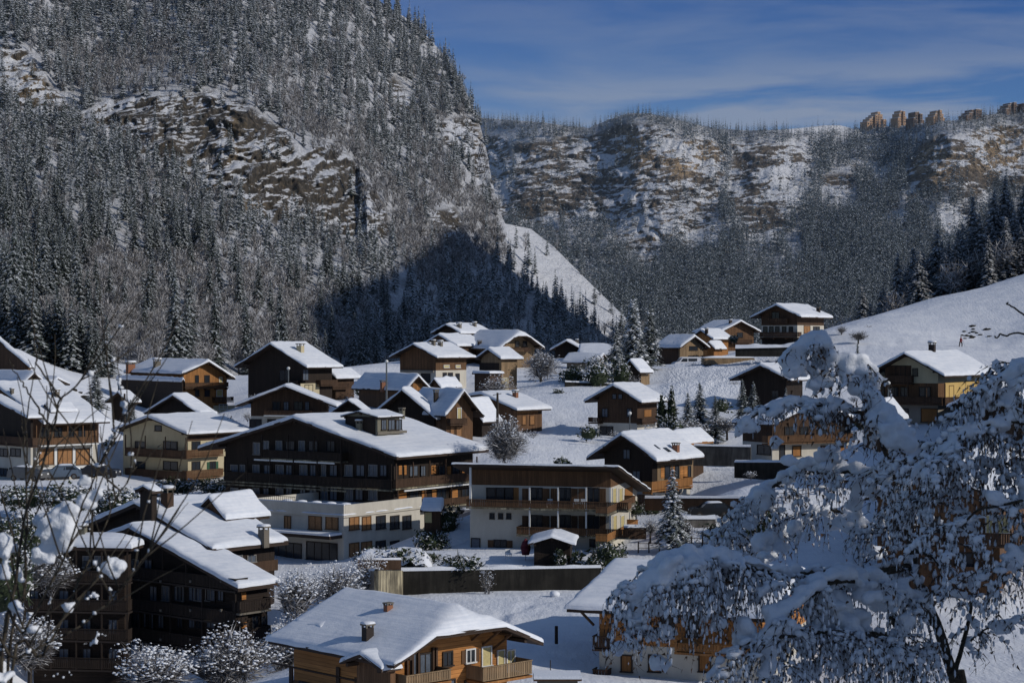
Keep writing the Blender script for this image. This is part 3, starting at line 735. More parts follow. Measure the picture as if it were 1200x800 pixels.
mb.pts([(h.W*.3+k*h.W*.66/n, 1.0, h.fn(h.W*.3+k*h.W*.66/n, 1)-.2) for k in range(n+1)]+[(h.W*.3+k*h.W*.66/n, 1.0, h.zb+2.2) for k in range(n+1)], [(k, k+1, n+2+k, n+1+k) for k in range(n)])
mb.box(h.W*.38, h.W-1.9, 2.0, h.L-1.2, h.zb-2, h.zb+2.2); mb.build('gable_boarding', DK, h.root)
h = H(205, -35, (1036, 492), 1002, 1064, 470, 512, of=.6, os=.8, zones=[(None, BR)], name='shed', cat='shed', label='small shed with sloping snowy roof below the beige gabled chalet')
# --- bottom right orange and white house
h = H(125, -20, (905, 724), 664, 975, 668, 806, roof='gablex', of=1.5, os=(1.9, 1.0), ob=1.0, th=.3, snow=.35, zones=[(764, WH), (None, ORh)], down=4, name='house', cat='house',
      label='orange timber and white house behind the drooping snowy branches at lower right', ridge=.5)
for xs in ((729, 740), (761, 773), (820, 832)): h.win('F', xs[0], 768, xs[1], 786, 'h')
h.wins('F', 722, 745, [(745, 756), (775, 790), (805, 818)], 'd'); h.balc('F', 790, 880, 755, 766, 1.2, OR, posts=2)
h.balc('F', 694, 712, 745, 760, 1.0, BR); h.balc('F', 694, 712, 784, 797, 1.0, BR)
mb = MB(h.T); t, z = h.hit('F', 696, 712); mb.bar((t, h.of, z-1.2), (t-1.4, h.of-.8, z+.5), .1, 0, 4); mb.build('roof_bracket', BR, h.root)
h = H(150, -20, (1188, 590), 1008, 1240, 552, 694, of=1.2, os=1.2, zones=[(None, MB_)], name='chalet', label='brown chalet with yellow lit windows behind the foreground tree at right')
h.wins('F', 604, 624, [(1156, 1163), (1168, 1182)], 'y'); h.wins('F', 606, 624, [(1120, 1132), (1060, 1072), (1090, 1102)], 'd')
h.balc('F', 1110, 1200, 624, 639, 1.4, BR, strip=BR); h.balc('F', 1030, 1105, 624, 639, 1.4, BR); h.wins('F', 648, 664, [(1120, 1140), (1060, 1076)], 'd')
h.balc('F', 1095, 1180, 664, 680, 1.2, MB_)
# --- small buildings
h = H(173, -4, (674, 637.5), 619, 677, 628.5, 659, of=.6, os=.5, th=.15, snow=.25, zones=[(None, DK)], name='garden_shed', cat='garden shed', label='dark garden shed with snowy roof in front of the white balcony house', ground=False)
h = H(193, -10, (517, 598), 492, 521, 585.5, 614, roof='gablex', of=.7, os=.3, ob=.3, th=.18, snow=.35, zones=[(None, BR)], name='entrance_porch', cat='porch', label='small timber porch with thick snow cushion at the right end of the hotel terrace', ground=False, ridge=.9)
h.panel('F', 498, 600, 506, 612, M['yellow'], .05, 'door')

# --- resort towers on the skyline
def tower(px0, px1, pyb, prof, D, r, label, mat):
    Wm = (px1-px0)/F*D; b = P((px0+px1)/2, pyb, D)
    root = empty('apartment_tower', b, R(r)); tag(root, label, 'apartment tower', 'resort towers on the skyline')
    n = len(prof); sw = Wm/n
    ws, rf, wn = MB(), MB(), MB()
    for k, hp in enumerate(prof):
        hh = hp*.86/F*D; x0 = -Wm/2+k*sw
        ws.box(x0, x0+sw, -7+((k*37) % 3)*1.1, 8, -14, hh)
        rf.box(x0-.2, x0+sw+.2, -7.4+((k*37) % 3)*1.1, 8.3, hh, hh+.35)
        for q in range(int((hh-1)/2.9)):
            wn.box(x0+sw*.25, x0+sw*.65, -7.12+((k*37) % 3)*1.1, -6.5+((k*37) % 3)*1.1, 1+q*2.9, 2.5+q*2.9)
    ws.build('wall', mat, root); rf.build('roof', M['clump_snow'], root); wn.build('window_band', M['glass'], root)
TAN = plaster('tan_shingle', (.46, .30, .19)); TBR = plaster('brown_shingle', (.20, .14, .105))
TB = [(1010, 1037, 148, (5, 9, 12, 15, 19, 16, 9), 'widest tan apartment tower stepping up to the right on the skyline', TAN),
      (1047, 1060, 145, (7, 13, 17, 16, 9), 'narrow tan apartment tower second from the left on the skyline', TAN),
      (1065, 1081, 147, (9, 17, 18, 15, 7), 'dark brown apartment tower third from the left on the skyline', TBR),
      (1088, 1106, 141, (4, 8, 12, 13, 8, 3), 'rounded low apartment tower with tan face half behind trees', TAN),
      (1126, 1149, 139, (3, 7, 11, 12, 12), 'long dark apartment block with sloping left side above the right cliff', TBR),
      (1172, 1192, 132, (4, 9, 12, 13, 9), 'tall dark apartment block near the right edge of the skyline', TBR),
      (1194, 1206, 131, (10, 8, 9), 'dark apartment block cut by the right edge of the skyline', TBR)]
TOWERS = TB
# ================================================================ LAND
def interp(px, tab): return np.interp(px, [t[0] for t in tab], [t[1] for t in tab])
def G(px, py, D): p = P(px, py, D); GROUND.append((p.x, p.y, p.z))
for D, z in ((4, -2.4), (10, -6.2), (18, -9.5), (30, -13.5), (60, -18.5)):
    for u in (-.5, -.25, 0, .25, .5): GROUND.append((u*D, D, CZ+z))
for t in ((540, 696, 168), (690, 694, 168), (620, 694, 168), (560, 790, 124), (650, 790, 124), (480, 700, 165), (1120, 770, 130), (1180, 735, 145), (1000, 790, 128), (1290, 740, 145),
          (800, 607, 192), (830, 545, 228), (905, 575, 205), (870, 566, 206), (760, 645, 183), (860, 640, 182), (960, 640, 180), (1080, 640, 182),
          (640, 470, 278), (700, 518, 242), (640, 528, 236), (760, 470, 275), (820, 446, 290), (850, 430, 318), (885, 412, 335), (790, 430, 318), (690, 440, 305), (600, 540, 225),
          (1000, 397, 335), (975, 385, 350), (1030, 368, 366), (1100, 346, 384), (1200, 320, 402), (1290, 297, 412), (1380, 280, 415), (1150, 402, 340), (1190, 442, 300), (1100, 412, 318), (1290, 430, 300),
          (1150, 498, 235), (1180, 525, 222), (1060, 520, 222), (1290, 540, 210), (960, 545, 215), (1060, 700, 152), (1000, 600, 200), (1180, 600, 190),
          (20, 405, 310), (60, 428, 310), (100, 455, 300), (150, 472, 305), (0, 400, 345), (-120, 380, 350), (100, 440, 345), (200, 440, 362), (300, 440, 375), (400, 442, 385),
          (0, 562, 222), (60, 562, 214), (120, 562, 214), (60, 590, 200), (120, 600, 195), (20, 640, 178), (-100, 600, 195), (-60, 760, 150), (40, 860, 140), (230, 830, 150), (400, 760, 140), (350, 740, 160),
          (430, 700, 178), (400, 430, 330), (450, 462, 292), (640, 440, 300), (560, 590, 198), (530, 600, 205)): G(*t)
for px, z in ((-200, 20), (0, 0), (200, -12), (400, -22), (500, -40), (600, -52), (700, -55), (800, -50), (900, -35), (1000, -10), (1100, 12), (1250, 38), (1450, 60)):
    for D in (500, 640): GROUND.append(((px-600)/F*D, D, CZ+z+(10 if D == 640 and px > 950 else 0)))
for px in (480, 560, 640, 720, 800): GROUND.append(((px-600)/F*440, 440, CZ-22))
gp = np.array(GROUND); 
keep = []
for i in range(len(gp)):
    if all(np.hypot(*(gp[i, :2]-gp[j, :2])) > 3.0 for j in keep): keep.append(i)
gp = gp[keep]
def _phi(r): return r   # biharmonic in 3d: stable, local
S_ = 1.0
A = np.hypot(gp[:, None, 0]-gp[None, :, 0], gp[:, None, 1]-gp[None, :, 1])
n = len(gp); Mx = np.zeros((n+3, n+3)); Mx[:n, :n] = _phi(A)-np.eye(n)*1.5
Mx[:n, n] = 1; Mx[:n, n+1:] = gp[:, :2]; Mx[n:, :n] = Mx[:n, n:].T
wt = np.linalg.solve(Mx, np.concatenate([gp[:, 2], [0, 0, 0]]))
def gz_raw(x, y):
    x = np.asarray(x, float).ravel(); y = np.asarray(y, float).ravel(); out = np.empty(len(x))
    for k in range(0, len(x), 20000):
        a = x[k:k+20000]; b = y[k:k+20000]
        out[k:k+20000] = _phi(np.hypot(a[:, None]-gp[None, :, 0], b[:, None]-gp[None, :, 1]))@wt[:n]+wt[n]+wt[n+1]*a+wt[n+2]*b
    return out
# the garden terrace behind the retaining wall, and the lower field in front of it
WALL_A = P(462, 668, 170.5); WALL_B = P(752, 662, 172.5)
TERR_Z = CZ-(659-400)/F*176
def gz(x, y):
    x = np.asarray(x, float).ravel(); y = np.asarray(y, float).ravel(); z = gz_raw(x, y)
    wy = WALL_A.y+(WALL_B.y-WALL_A.y)*(x-WALL_A.x)/(WALL_B.x-WALL_A.x)
    ins = sm(WALL_A.x-8, WALL_A.x, x)*(1-sm(WALL_B.x, WALL_B.x+5, x))
    up = ins*sm(0, 1.2, y-wy-.2)*(1-sm(14, 26, y-wy))
    z = z*(1-up)+TERR_Z*up
    dn = ins*(1-sm(-.3, .2, y-wy))*sm(-12, -4, y-wy)
    zl = CZ-(694-400)/F*169
    z = z*(1-dn)+(zl+np.minimum(0, (z-zl))*.3)*dn
    return z+.10*fbm(x*.22, y*.22, 0, 3, 3)+.03*vn(x*1.4, y*1.4, 0, 4)
def gz1(x, y): return float(gz([x], [y])[0])

m = NT('snow_ground'); p_ = m.pos()
n1 = m.noise(p_, .25, 6); n2 = m.noise(p_, 3.5, 5); n3 = m.noise(m.mapped((1.0, .22, 1)), 2.2, 3)
base = m.ramp(n1, [(.3, (.60, .63, .69)), (.7, (.74, .755, .78))])
dirt = m.ramp(m.noise(p_, .9, 6, .7), [(.63, 0.0), (.70, .8)])
at = m.n.new('ShaderNodeAttribute'); at.attribute_name = 'rough'
base = m.mix(m.math('MULTIPLY', dirt, at.outputs['Fac']), base, (.10, .085, .06))
m.color(base); m.rough(.7)
at2 = m.n.new('ShaderNodeAttribute'); at2.attribute_name = 'track'
m.bump(m.math('ADD', m.math('ADD', n1, m.math('MULTIPLY', n2, .24)), m.math('MULTIPLY', m.math('MULTIPLY', n3, at2.outputs['Fac']), 1.2)), .9, .30)
SNOWG = m.m
nu, nD = 560, 520
uu = np.linspace(-.62, .62, nu); DD = np.geomspace(4, 640, nD)
Ug, Dg = np.meshgrid(uu, DD, indexing='ij'); X = (Ug*Dg).ravel(); Y = Dg.ravel(); Z = gz(X, Y)
PX = 600+F*X/Y; PY = 400-(Z-CZ)*F/Y
# tracks on the meadow: a few trodden furrows
trk = np.zeros(len(X))
for (a, b) in (((800, 455, 285), (905, 405, 335)), ((812, 458, 285), (918, 408, 335)), ((826, 462, 283), (930, 410, 335)), ((770, 450, 290), (835, 424, 325)),
               ((1010, 400, 325), (1110, 388, 345)), ((1120, 416, 322), (1215, 400, 330)), ((1128, 414, 324), (1230, 396, 336)), ((690, 516, 240), (640, 480, 265)), ((560, 730, 150), (640, 700, 163))):
    A_, B_ = P(*a), P(*b); ex, ey = B_.x-A_.x, B_.y-A_.y; L2 = ex*ex+ey*ey
    t = np.clip(((X-A_.x)*ex+(Y-A_.y)*ey)/L2, 0, 1); d = np.hypot(X-A_.x-t*ex+1.2*vn(Y*.12, t*5), Y-A_.y-t*ey)
    Z -= .22*np.exp(-(d/.55)**2); Z += .10*np.exp(-((d-1.1)/.4)**2)
rough = sm(0, 12, poly_sd(PX, PY, [(30, 395), (110, 395), (175, 445), (120, 470), (60, 440)]))*.8
rough = np.maximum(rough, .35*sm(0, 10, poly_sd(PX, PY, [(440, 560), (900, 540), (960, 640), (470, 660)])))
track = np.maximum(.25, sm(0, 14, poly_sd(PX, PY, [(780, 420), (960, 405), (880, 470), (760, 480)])))
Z += track*.06*vn(X*.9, Y*.35, 0, 21)
g = grid_mesh('snow_ground', np.stack([X, Y, Z], 1), nu, nD, [SNOWG], attrs={'rough': rough, 'track': track}); tag(g, kind='structure', label='snow covered ground of the village and open meadow')

# ---------------------------------------------------------------- mountains
def m_mount(name, rockA, rockB, brushcol, sc, tilt=.28, sw=3.7, pw=1.9, th=.53):
    s = NT(name); g = s.n.new('ShaderNodeNewGeometry'); p = g.outputs['Position']
    sx = s.n.new('ShaderNodeSeparateXYZ'); s.link(g.outputs['Normal'], sx.inputs[0]); nz = sx.outputs['Z']
    cl = s.n.new('ShaderNodeAttribute'); cl.attribute_name = 'cliff'
    br = s.n.new('ShaderNodeAttribute'); br.attribute_name = 'brush'
    oc = s.n.new('ShaderNodeAttribute'); oc.attribute_name = 'ochre'
    big = s.noise(p, .012/sc, 6, .6); fine = s.noise(s.mapped((.10/sc, .10/sc, .55/sc)), 1.0, 7, .7, .5); spk = s.noise(p, .30/sc, 5, .75)
    s3 = s.n.new('ShaderNodeSeparateXYZ'); s.link(p, s3.inputs[0]); cz = s.n.new('ShaderNodeCombineXYZ')
    wv = s.math('MULTIPLY', s.math('SUBTRACT', s.noise(p, .02/sc, 4, .6), .5), 11*sc)
    s.link(s3.outputs['X'], cz.inputs[0]); s.link(s3.outputs['Y'], cz.inputs[1]); s.link(s.math('ADD', s.math('SUBTRACT', s3.outputs['Z'], s.math('MULTIPLY', s3.outputs['X'], tilt)), wv), cz.inputs[2])
    strat = s.noise(s.mapped((.075/sc, .075/sc, .34/sc), cz.outputs[0]), 1.0, 8, .72, .5)
    vert = s.noise(s.mapped((.22/sc, .22/sc, .03/sc)), 1.0, 6, .65, .3)
    patch = s.noise(p, .017/sc, 6, .62, .3)
    rock = s.mix(s.ramp(s.math('ADD', s.math('MULTIPLY', big, .5), s.math('MULTIPLY', oc.outputs['Fac'], .55)), [(.38, 0.0), (.72, 1.0)]), rockA, rockB)
    rock = s.mix(s.ramp(vert, [(.38, .8), (.58, 0.0)]), rock, tuple(v*.40 for v in rockA)); rock = s.mix(s.ramp(strat, [(.36, .7), (.46, 0.0)]), rock, tuple(v*.30 for v in rockA))
    rock = s.mix(s.ramp(spk, [(.5, 0.0), (.75, .5)]), rock, tuple(min(1, v*1.6) for v in rockB))
    sn = s.math('ADD', s.math('MULTIPLY', nz, .75), s.math('ADD', s.math('MULTIPLY', s.math('SUBTRACT', strat, .5), sw), s.math('ADD', s.math('MULTIPLY', s.math('SUBTRACT', spk, .5), .7), s.math('MULTIPLY', s.math('SUBTRACT', patch, .5), pw))))
    vo = s.n.new('ShaderNodeTexVoronoi'); vo.feature = 'DISTANCE_TO_EDGE'; vo.inputs['Scale'].default_value = 1.0
    s.link(s.mapped((.10/sc, .10/sc, .07/sc), cz.outputs[0]), vo.inputs['Vector'])
    rock = s.mix(s.ramp(s.math('ADD', vo.outputs['Distance'], s.math('MULTIPLY', s.math('SUBTRACT', spk, .5), .25)), [(.0, .8), (.07, 0.0)]), rock, tuple(v*.25 for v in rockA))
    snf = s.ramp(sn, [(th, 0.0), (th+.11, 1.0)])
    snow = s.ramp(big, [(.3, (.62, .65, .71)), (.7, (.76, .77, .79))])
    rk = s.mix(snf, rock, snow)
    bsp = s.ramp(s.noise(p, .55/sc, 5, .8), [(.40, 0.0), (.60, 1.0)])
    soil = s.mix(s.math('MULTIPLY', bsp, br.outputs['Fac']), snow, brushcol)
    s.color(s.mix(cl.outputs['Fac'], soil, rk)); s.rough(.85)
    s.bump(s.math('ADD', s.math('ADD', strat, vert), s.math('MULTIPLY', spk, .5)), .9, 4.0*sc); return s.m

def build_mount(name, label, pxs, pyf, pyt, Df, rate, nv, cliffs, ledge, mat, relief, extra_back, seed, brush, ochre):
    """surface given as azimuth columns: depth grows with height; cliffs are steep steps with ledges"""
    nu = len(pxs); f0 = interp(pxs, pyf); t0 = interp(pxs, pyt); d0 = interp(pxs, Df)
    v = np.linspace(0, 1, nv); PYg = f0[:, None]+(t0-f0)[:, None]*v[None]; PXg = np.repeat(pxs[:, None], nv, 1)
    wx = PXg+9*fbm(PXg/40, PYg/40, 0, 4, seed+1); wy = PYg+9*fbm(PXg/40, PYg/40, 0, 4, seed+2)
    cl = np.zeros_like(PXg)
    for poly in cliffs: cl = np.maximum(cl, sm(-4, 5, poly_sd(wx, wy, poly)))
    ry = rate+0.0*PXg
    sc_ = ledge['tilt'](PXg, PYg)+ledge['warp']*fbm(PXg/60, PYg/60, 0, 4, seed+3)
    sc_ = sc_+ledge['fine']*fbm(PXg/13, PYg/13, 0, 4, seed+12)
    pul = sm(.55, .80, .5+.5*vn(sc_/ledge['per'], PXg/ledge['lat'], 0, seed+4))*sm(-.9, .1, vn(PXg/16, PYg/7, 0, seed+14))+.55*sm(.58, .8, .5+.5*vn(sc_/ledge['per']*2.7, PXg/ledge['lat']*2.4, 3, seed+5))+.30*sm(.6, .8, .5+.5*vn(sc_/ledge['per']*6, PXg/9, 3, seed+15))
    r = ry*(1-cl)+cl*rate*(.10+ledge['amp']*pul)
    dpy = (f0-t0)[:, None]/(nv-1)
    Dv = d0[:, None]+np.cumsum(r*dpy, 1)
    def blur(Ar, k, ax):
        ker = np.hanning(2*k+3)[1:-1]; ker /= ker.sum()
        return np.apply_along_axis(lambda q: np.convolve(np.pad(q, k, 'edge'), ker, 'valid'), ax, Ar)
    dx = pxs[1]-pxs[0]
    clb = blur(blur(cl, int(75/dx), 0), max(3, int(nv*.03)), 1)
    base_ = d0[:, None]+np.cumsum(rate*(1-.5*clb)*dpy, 1)
    res = np.cumsum(r*dpy, 1); w_ = max(4, int(ledge['win']/(np.mean(f0-t0)/nv)))
    res = res-blur(res, w_, 1)
    Dv = base_+res*cl*ledge.get('gain', 1.0)
    amp = relief*(1-.3*cl)
    Dv = Dv+amp*(fbm(PXg/95+PYg/160, PYg/140, 0, 4, seed+6))+amp*.22*fbm(PXg/22, PYg/26, 0, 4, seed+7)+cl*amp*ledge['crag']*(fbm(PXg/46, PYg/38, 0, 4, seed+8)*.9+.55*fbm(PXg/13, PYg/55, 0, 4, seed+38)+.34*fbm(PXg/9, PYg/13, 0, 4, seed+18)+.10*fbm(PXg/3, PYg/3.5, 0, 2, seed+28))
    X = (PXg-600)/F*Dv; Yv = Dv; Z = CZ-(PYg-400)/F*Dv
    # back side
    bx = []; lastD = Dv[:, -1]; lastZ = Z[:, -1]; lastX = X[:, -1]
    for q, (dd, dz) in enumerate(extra_back): bx.append((lastX, lastD+dd, lastZ+dz))
    X = np.concatenate([X]+[b[0][:, None] for b in bx], 1); Yv = np.concatenate([Yv]+[b[1][:, None] for b in bx], 1); Z = np.concatenate([Z]+[b[2][:, None] for b in bx], 1)
    nb = len(bx); pad = lambda a: np.concatenate([a, np.repeat(a[:, -1:], nb, 1)], 1)
    bru = brush(PXg, PYg); och = ochre(PXg, PYg)
    V = np.stack([X.ravel(), Yv.ravel(), Z.ravel()], 1)
    o = grid_mesh(name, V, nu, nv+nb, [mat], attrs={'cliff': pad(cl), 'brush': pad(bru), 'ochre': pad(och)})
    tag(o, kind='structure', label=label)
    def at(px, py):       # depth lookup
        px = np.asarray(px, float); i = np.clip((px-pxs[0])/(pxs[-1]-pxs[0])*(nu-1), 0, nu-1.001)
        i0 = i.astype(int); fa = interp(px, pyf); ta = interp(px, pyt)
        j = np.clip((fa-py)/(fa-ta)*(nv-1), 0, nv-1.001); j0 = j.astype(int)
        return Dv[i0, j0]*(1-(j-j0))+Dv[i0, j0+1]*(j-j0), cl[i0, j0]
    return o, at

# left mountain
LF = [(-260, 400), (0, 425), (100, 452), (200, 460), (300, 455), (400, 455), (500, 450), (600, 440), (700, 430), (790, 425)]
LT = [(-260, -140), (425, -140), (430, -8), (455, 8), (480, 24), (500, 42), (520, 64), (536, 88), (550, 116), (556, 130), (561, 140), (570, 176), (576, 208), (584, 244), (592, 262), (622, 268), (650, 290), (690, 330), (735, 374), (760, 392), (790, 405)]
LT[1] = (418, -140)
LD = [(-260, 350), (0, 350), (100, 365), (200, 400), (300, 470), (400, 550), (500, 630), (600, 770), (700, 900), (790, 1000)]
cliffL = [[(88, 140), (130, 114), (210, 104), (270, 112), (330, 148), (345, 180), (385, 165), (420, 195), (455, 245), (464, 278), (440, 288), (380, 272), (310, 262), (255, 235), (190, 198), (130, 168)],
          [(-30, 50), (10, 48), (36, 62), (52, 92), (92, 128), (80, 150), (30, 130), (-30, 100)],
          [(505, 142), (535, 135), (556, 132), (566, 150), (574, 180), (580, 215), (586, 250), (566, 235), (552, 190), (520, 165)],
          [(502, 245), (530, 240), (548, 262), (536, 284), (506, 276)], [(440, 96), (462, 92), (485, 130), (470, 140)]]
deckL = [[(380, 300), (470, 270), (520, 310), (510, 340), (455, 312)]]
ML = m_mount('mountain_rock_snow', (.080, .070, .058), (.23, .17, .10), (.13, .12, .11), .8)
screeL = [(590, 260), (622, 266), (660, 300), (700, 336), (745, 382), (712, 392), (680, 376), (640, 350), (606, 318), (590, 288)]
def brushL(px, py):
    b = .55+.5*fbm(px/30, py/30, 0, 4, 31); b *= 1-.93*sm(-6, 6, poly_sd(px, py, screeL))
    b *= 1-.7*sm(0, 10, poly_sd(px, py, [(430, 262), (500, 270), (525, 325), (480, 300)])); return np.clip(b, 0, 1)
def ochreL(px, py):
    o = np.zeros_like(px)
    for cx, cy, rx, ry in ((272, 160, 10, 38), (562, 160, 7, 28), (20, 100, 60, 30), (285, 245, 30, 14), (215, 215, 12, 22)): o = np.maximum(o, np.exp(-((px-cx)/rx)**2-((py-cy)/ry)**2))
    return o
pL = np.arange(-240, 790, 1.6)
left_m, atL = build_mount('mountain', 'steep wooded mountain with tilted snowy rock bands at left', pL, LF, LT, LD, 1.7, 420, cliffL,
    dict(tilt=lambda x, y: y+.28*x+.00*y, per=9., lat=32., amp=1.5, warp=26, win=14, fine=6, crag=.42), ML, 22, [(12, -3), (50, -25), (150, -110), (350, -260)], 11, brushL, ochreL)

# back mountain
BF = [(400, 440), (1400, 440)]
BT = [(400, 120), (540, 134), (560, 138), (600, 141), (640, 144), (665, 148), (690, 150), (715, 140), (735, 133), (760, 133), (790, 139), (820, 147), (840, 151), (880, 153), (915, 152), (940, 150), (965, 147), (985, 147), (1000, 151), (1030, 149), (1060, 147), (1085, 144), (1100, 142), (1125, 141), (1145, 136), (1170, 133), (1200, 130), (1300, 122), (1400, 118)]
BD = [(400, 1500), (700, 1500), (1100, 1350), (1400, 1300)]
cliffB = [[(592, 250), (600, 165), (650, 162), (700, 156), (735, 146), (770, 150), (800, 160), (838, 165), (855, 190), (850, 225), (835, 250), (850, 280), (820, 300), (785, 285), (765, 320), (740, 300), (712, 262), (660, 262)],
          [(556, 150), (596, 160), (600, 262), (582, 268)], [(850, 160), (900, 168), (950, 160), (958, 200), (940, 240), (915, 285), (885, 300), (862, 262), (845, 222), (858, 190)],
          [(1060, 205), (1085, 165), (1110, 148), (1130, 160), (1150, 150), (1200, 140), (1320, 140), (1320, 235), (1200, 226), (1160, 215), (1140, 238), (1110, 225), (1065, 240)],
          [(995, 190), (1030, 188), (1032, 202), (1000, 204)], [(600, 235), (640, 250), (660, 280), (620, 270)], [(960, 205), (1000, 205), (1010, 250), (970, 245)], [(1080, 240), (1130, 235), (1150, 270), (1110, 285)]]
MBk = m_mount('far_rock_snow', (.14, .12, .10), (.40, .29, .175), (.14, .14, .14), 1.7, .05, 3.0, 3.0, .60)
def brushB(px, py): return np.clip(.45+.9*fbm(px/26, py/26, 0, 4, 41)-.8*sm(0, 8, poly_sd(px, py, [(920, 140), (1000, 140), (1000, 156), (920, 158)])), 0, 1)
def ochreB(px, py):
    o = np.zeros_like(px)
    for cx, cy, rx, ry in ((745, 175, 26, 28), (800, 185, 40, 24), (760, 265, 30, 20), (850, 160, 20, 25), (1095, 190, 30, 30), (1170, 180, 40, 30), (700, 270, 40, 20)): o = np.maximum(o, np.exp(-((px-cx)/rx)**2-((py-cy)/ry)**2))
    return o
pB = np.arange(400, 1400, 1.6)
back_m, atB = build_mount('mountain', 'far rocky mountain wall with snow ledges and forest across the background', pB, BF, BT, BD, 3.2, 300, cliffB,
    dict(tilt=lambda x, y: y+.10*(x-900), per=11., lat=20., amp=.9, warp=34, win=11, fine=6, crag=.30), MBk, 42, [(30, -4), (120, -50), (400, -250), (900, -600)], 17, brushB, ochreB)

for i, (x0, x1, pb, prof, lab, mt) in enumerate(TOWERS):
    d, _ = atB(np.array([(x0+x1)/2]), np.array([interp((x0+x1)/2, BT)+3])); tower(x0, x1, pb, prof, float(d[0])+10, 25, lab, mt)

# unseen side mountain out of frame, its ridge fitted to shade the wooded foot
SUN_AZ, SUN_EL = R(-22), R(27)          # direction towards the sun: right and slightly behind the camera
SD = Vector((math.cos(SUN_AZ)*math.cos(SUN_EL), math.sin(SUN_AZ)*math.cos(SUN_EL), math.sin(SUN_EL)))
shadeP = [(335, 470), (345, 360), (400, 338), (440, 326), (480, 298), (518, 266), (545, 266), (568, 286), (588, 300), (606, 322), (640, 352), (680, 378), (712, 400), (720, 470)]
gx, gy = np.meshgrid(np.arange(200, 745, 5.), np.arange(60, 440, 4.)); gx = gx.ravel(); gy = gy.ravel()
ok_ = (gy > interp(gx, LT)+1) & (gy < interp(gx, LF)); gx = gx[ok_]; gy = gy[ok_]
dd, _ = atL(gx, gy); inside = poly_sd(gx, gy, shadeP) > 0
wx_ = (gx-600)/F*dd; wz_ = CZ-(gy-400)/F*dd; tt = (470-wx_)/SD.x; ry_ = dd+SD.y*tt; rz_ = wz_+SD.z*tt
prof = []
for yb in np.arange(262, 960, 8.):
    k_ = np.abs(ry_-yb) < 9
    if not k_.any(): continue
    zl, zs_ = rz_[k_ & ~inside], rz_[k_ & inside]; cand = np.arange(CZ+20, CZ+420, 4.)
    err = [(zl < c).sum()*(1.0)+(zs_ > c).sum() for c in cand]; m0 = min(err); prof.append((yb, float(np.mean([c for c, e_ in zip(cand, err) if e_ == m0]))))
prof.sort(); ys = np.array([a for a, b in prof]); zs = np.array([b for a, b in prof])
yy = np.arange(ys.min()-10, 1000, 6.0)
zr = np.interp(yy, ys, np.maximum.accumulate(zs) if False else zs); zr = np.where(yy < ys.min(), zs[0]-60, zr)
zr = np.where(yy > ys.max(), zs[-1]-(yy-ys.max())*1.2, zr)
zr = np.maximum(zr+4*fbm(yy/25, 0, 0, 3, 5)-2, CZ-60)
cr = [(-165, -1), (-150, .0), (-110, .22), (-70, .5), (-30, .82), (-10, .96), (0, 1), (12, .95), (50, .75), (120, .45), (260, .1), (330, -.05)]
V = []
for k, y in enumerate(yy):
    for dx, f in cr:
        z = (CZ-60)+(zr[k]-CZ+60)*max(f, 0); n_ = 6*float(vn(y/18., dx/15., 0, 3)) if 0 < f < .97 else 0
        V.append((470+dx, y, z+n_-(20 if f < 0 else 0)))
V = np.array(V)
rd = grid_mesh('mountain', V, len(yy), len(cr), [ML], attrs={'cliff': np.zeros(len(V)), 'brush': np.full(len(V), .6), 'ochre': np.zeros(len(V))})
tag(rd, kind='structure', label='unseen side mountain right of the view, shaped to shade the wooded foot')
print('RIDGE', [(round(a), round(b-CZ)) for a, b in prof])
# ================================================================ TREES
def leafmat(name, stops, rough=.8, sc=1.2):
    s = NT(name); n_ = s.noise(s.pos(), sc, 3, .7); s.color(s.ramp(n_, stops)); s.rough(rough); return s.m
M['needle'] = leafmat('spruce_needles', [(.35, (.034, .044, .040)), (.65, (.075, .090, .080))])
M['dust'] = leafmat('snow_dusted_needles', [(.34, (.16, .18, .185)), (.62, (.50, .525, .555))], sc=1.6)
M['frost'] = leafmat('frosted_twigs', [(.35, (.25, .24, .235)), (.65, (.54, .54, .55))], sc=.7)
M['brushw'] = leafmat('bare_twigs', [(.35, (.055, .050, .047)), (.65, (.14, .13, .125))], sc=.9)
M['far_needle'] = leafmat('hazed_needles', [(.35, (.060, .075, .080)), (.65, (.12, .14, .148))], sc=.15)  # needles lightened and blued, distance haze put into the colour
M['hazed_dust'] = leafmat('hazed_dusted', [(.35, (.20, .23, .25)), (.65, (.44, .48, .53))], sc=.12)  # snow dusted needles with the same haze tint in the colour
M['dark_twig'] = plain('dark_twig', (.035, .028, .024), .9)
M['brown_leaf'] = plain('brown_leaf', (.10, .055, .03), .9)
M['hedge'] = leafmat('evergreen_leaves', [(.35, (.012, .018, .010)), (.65, (.04, .055, .025))], sc=3)

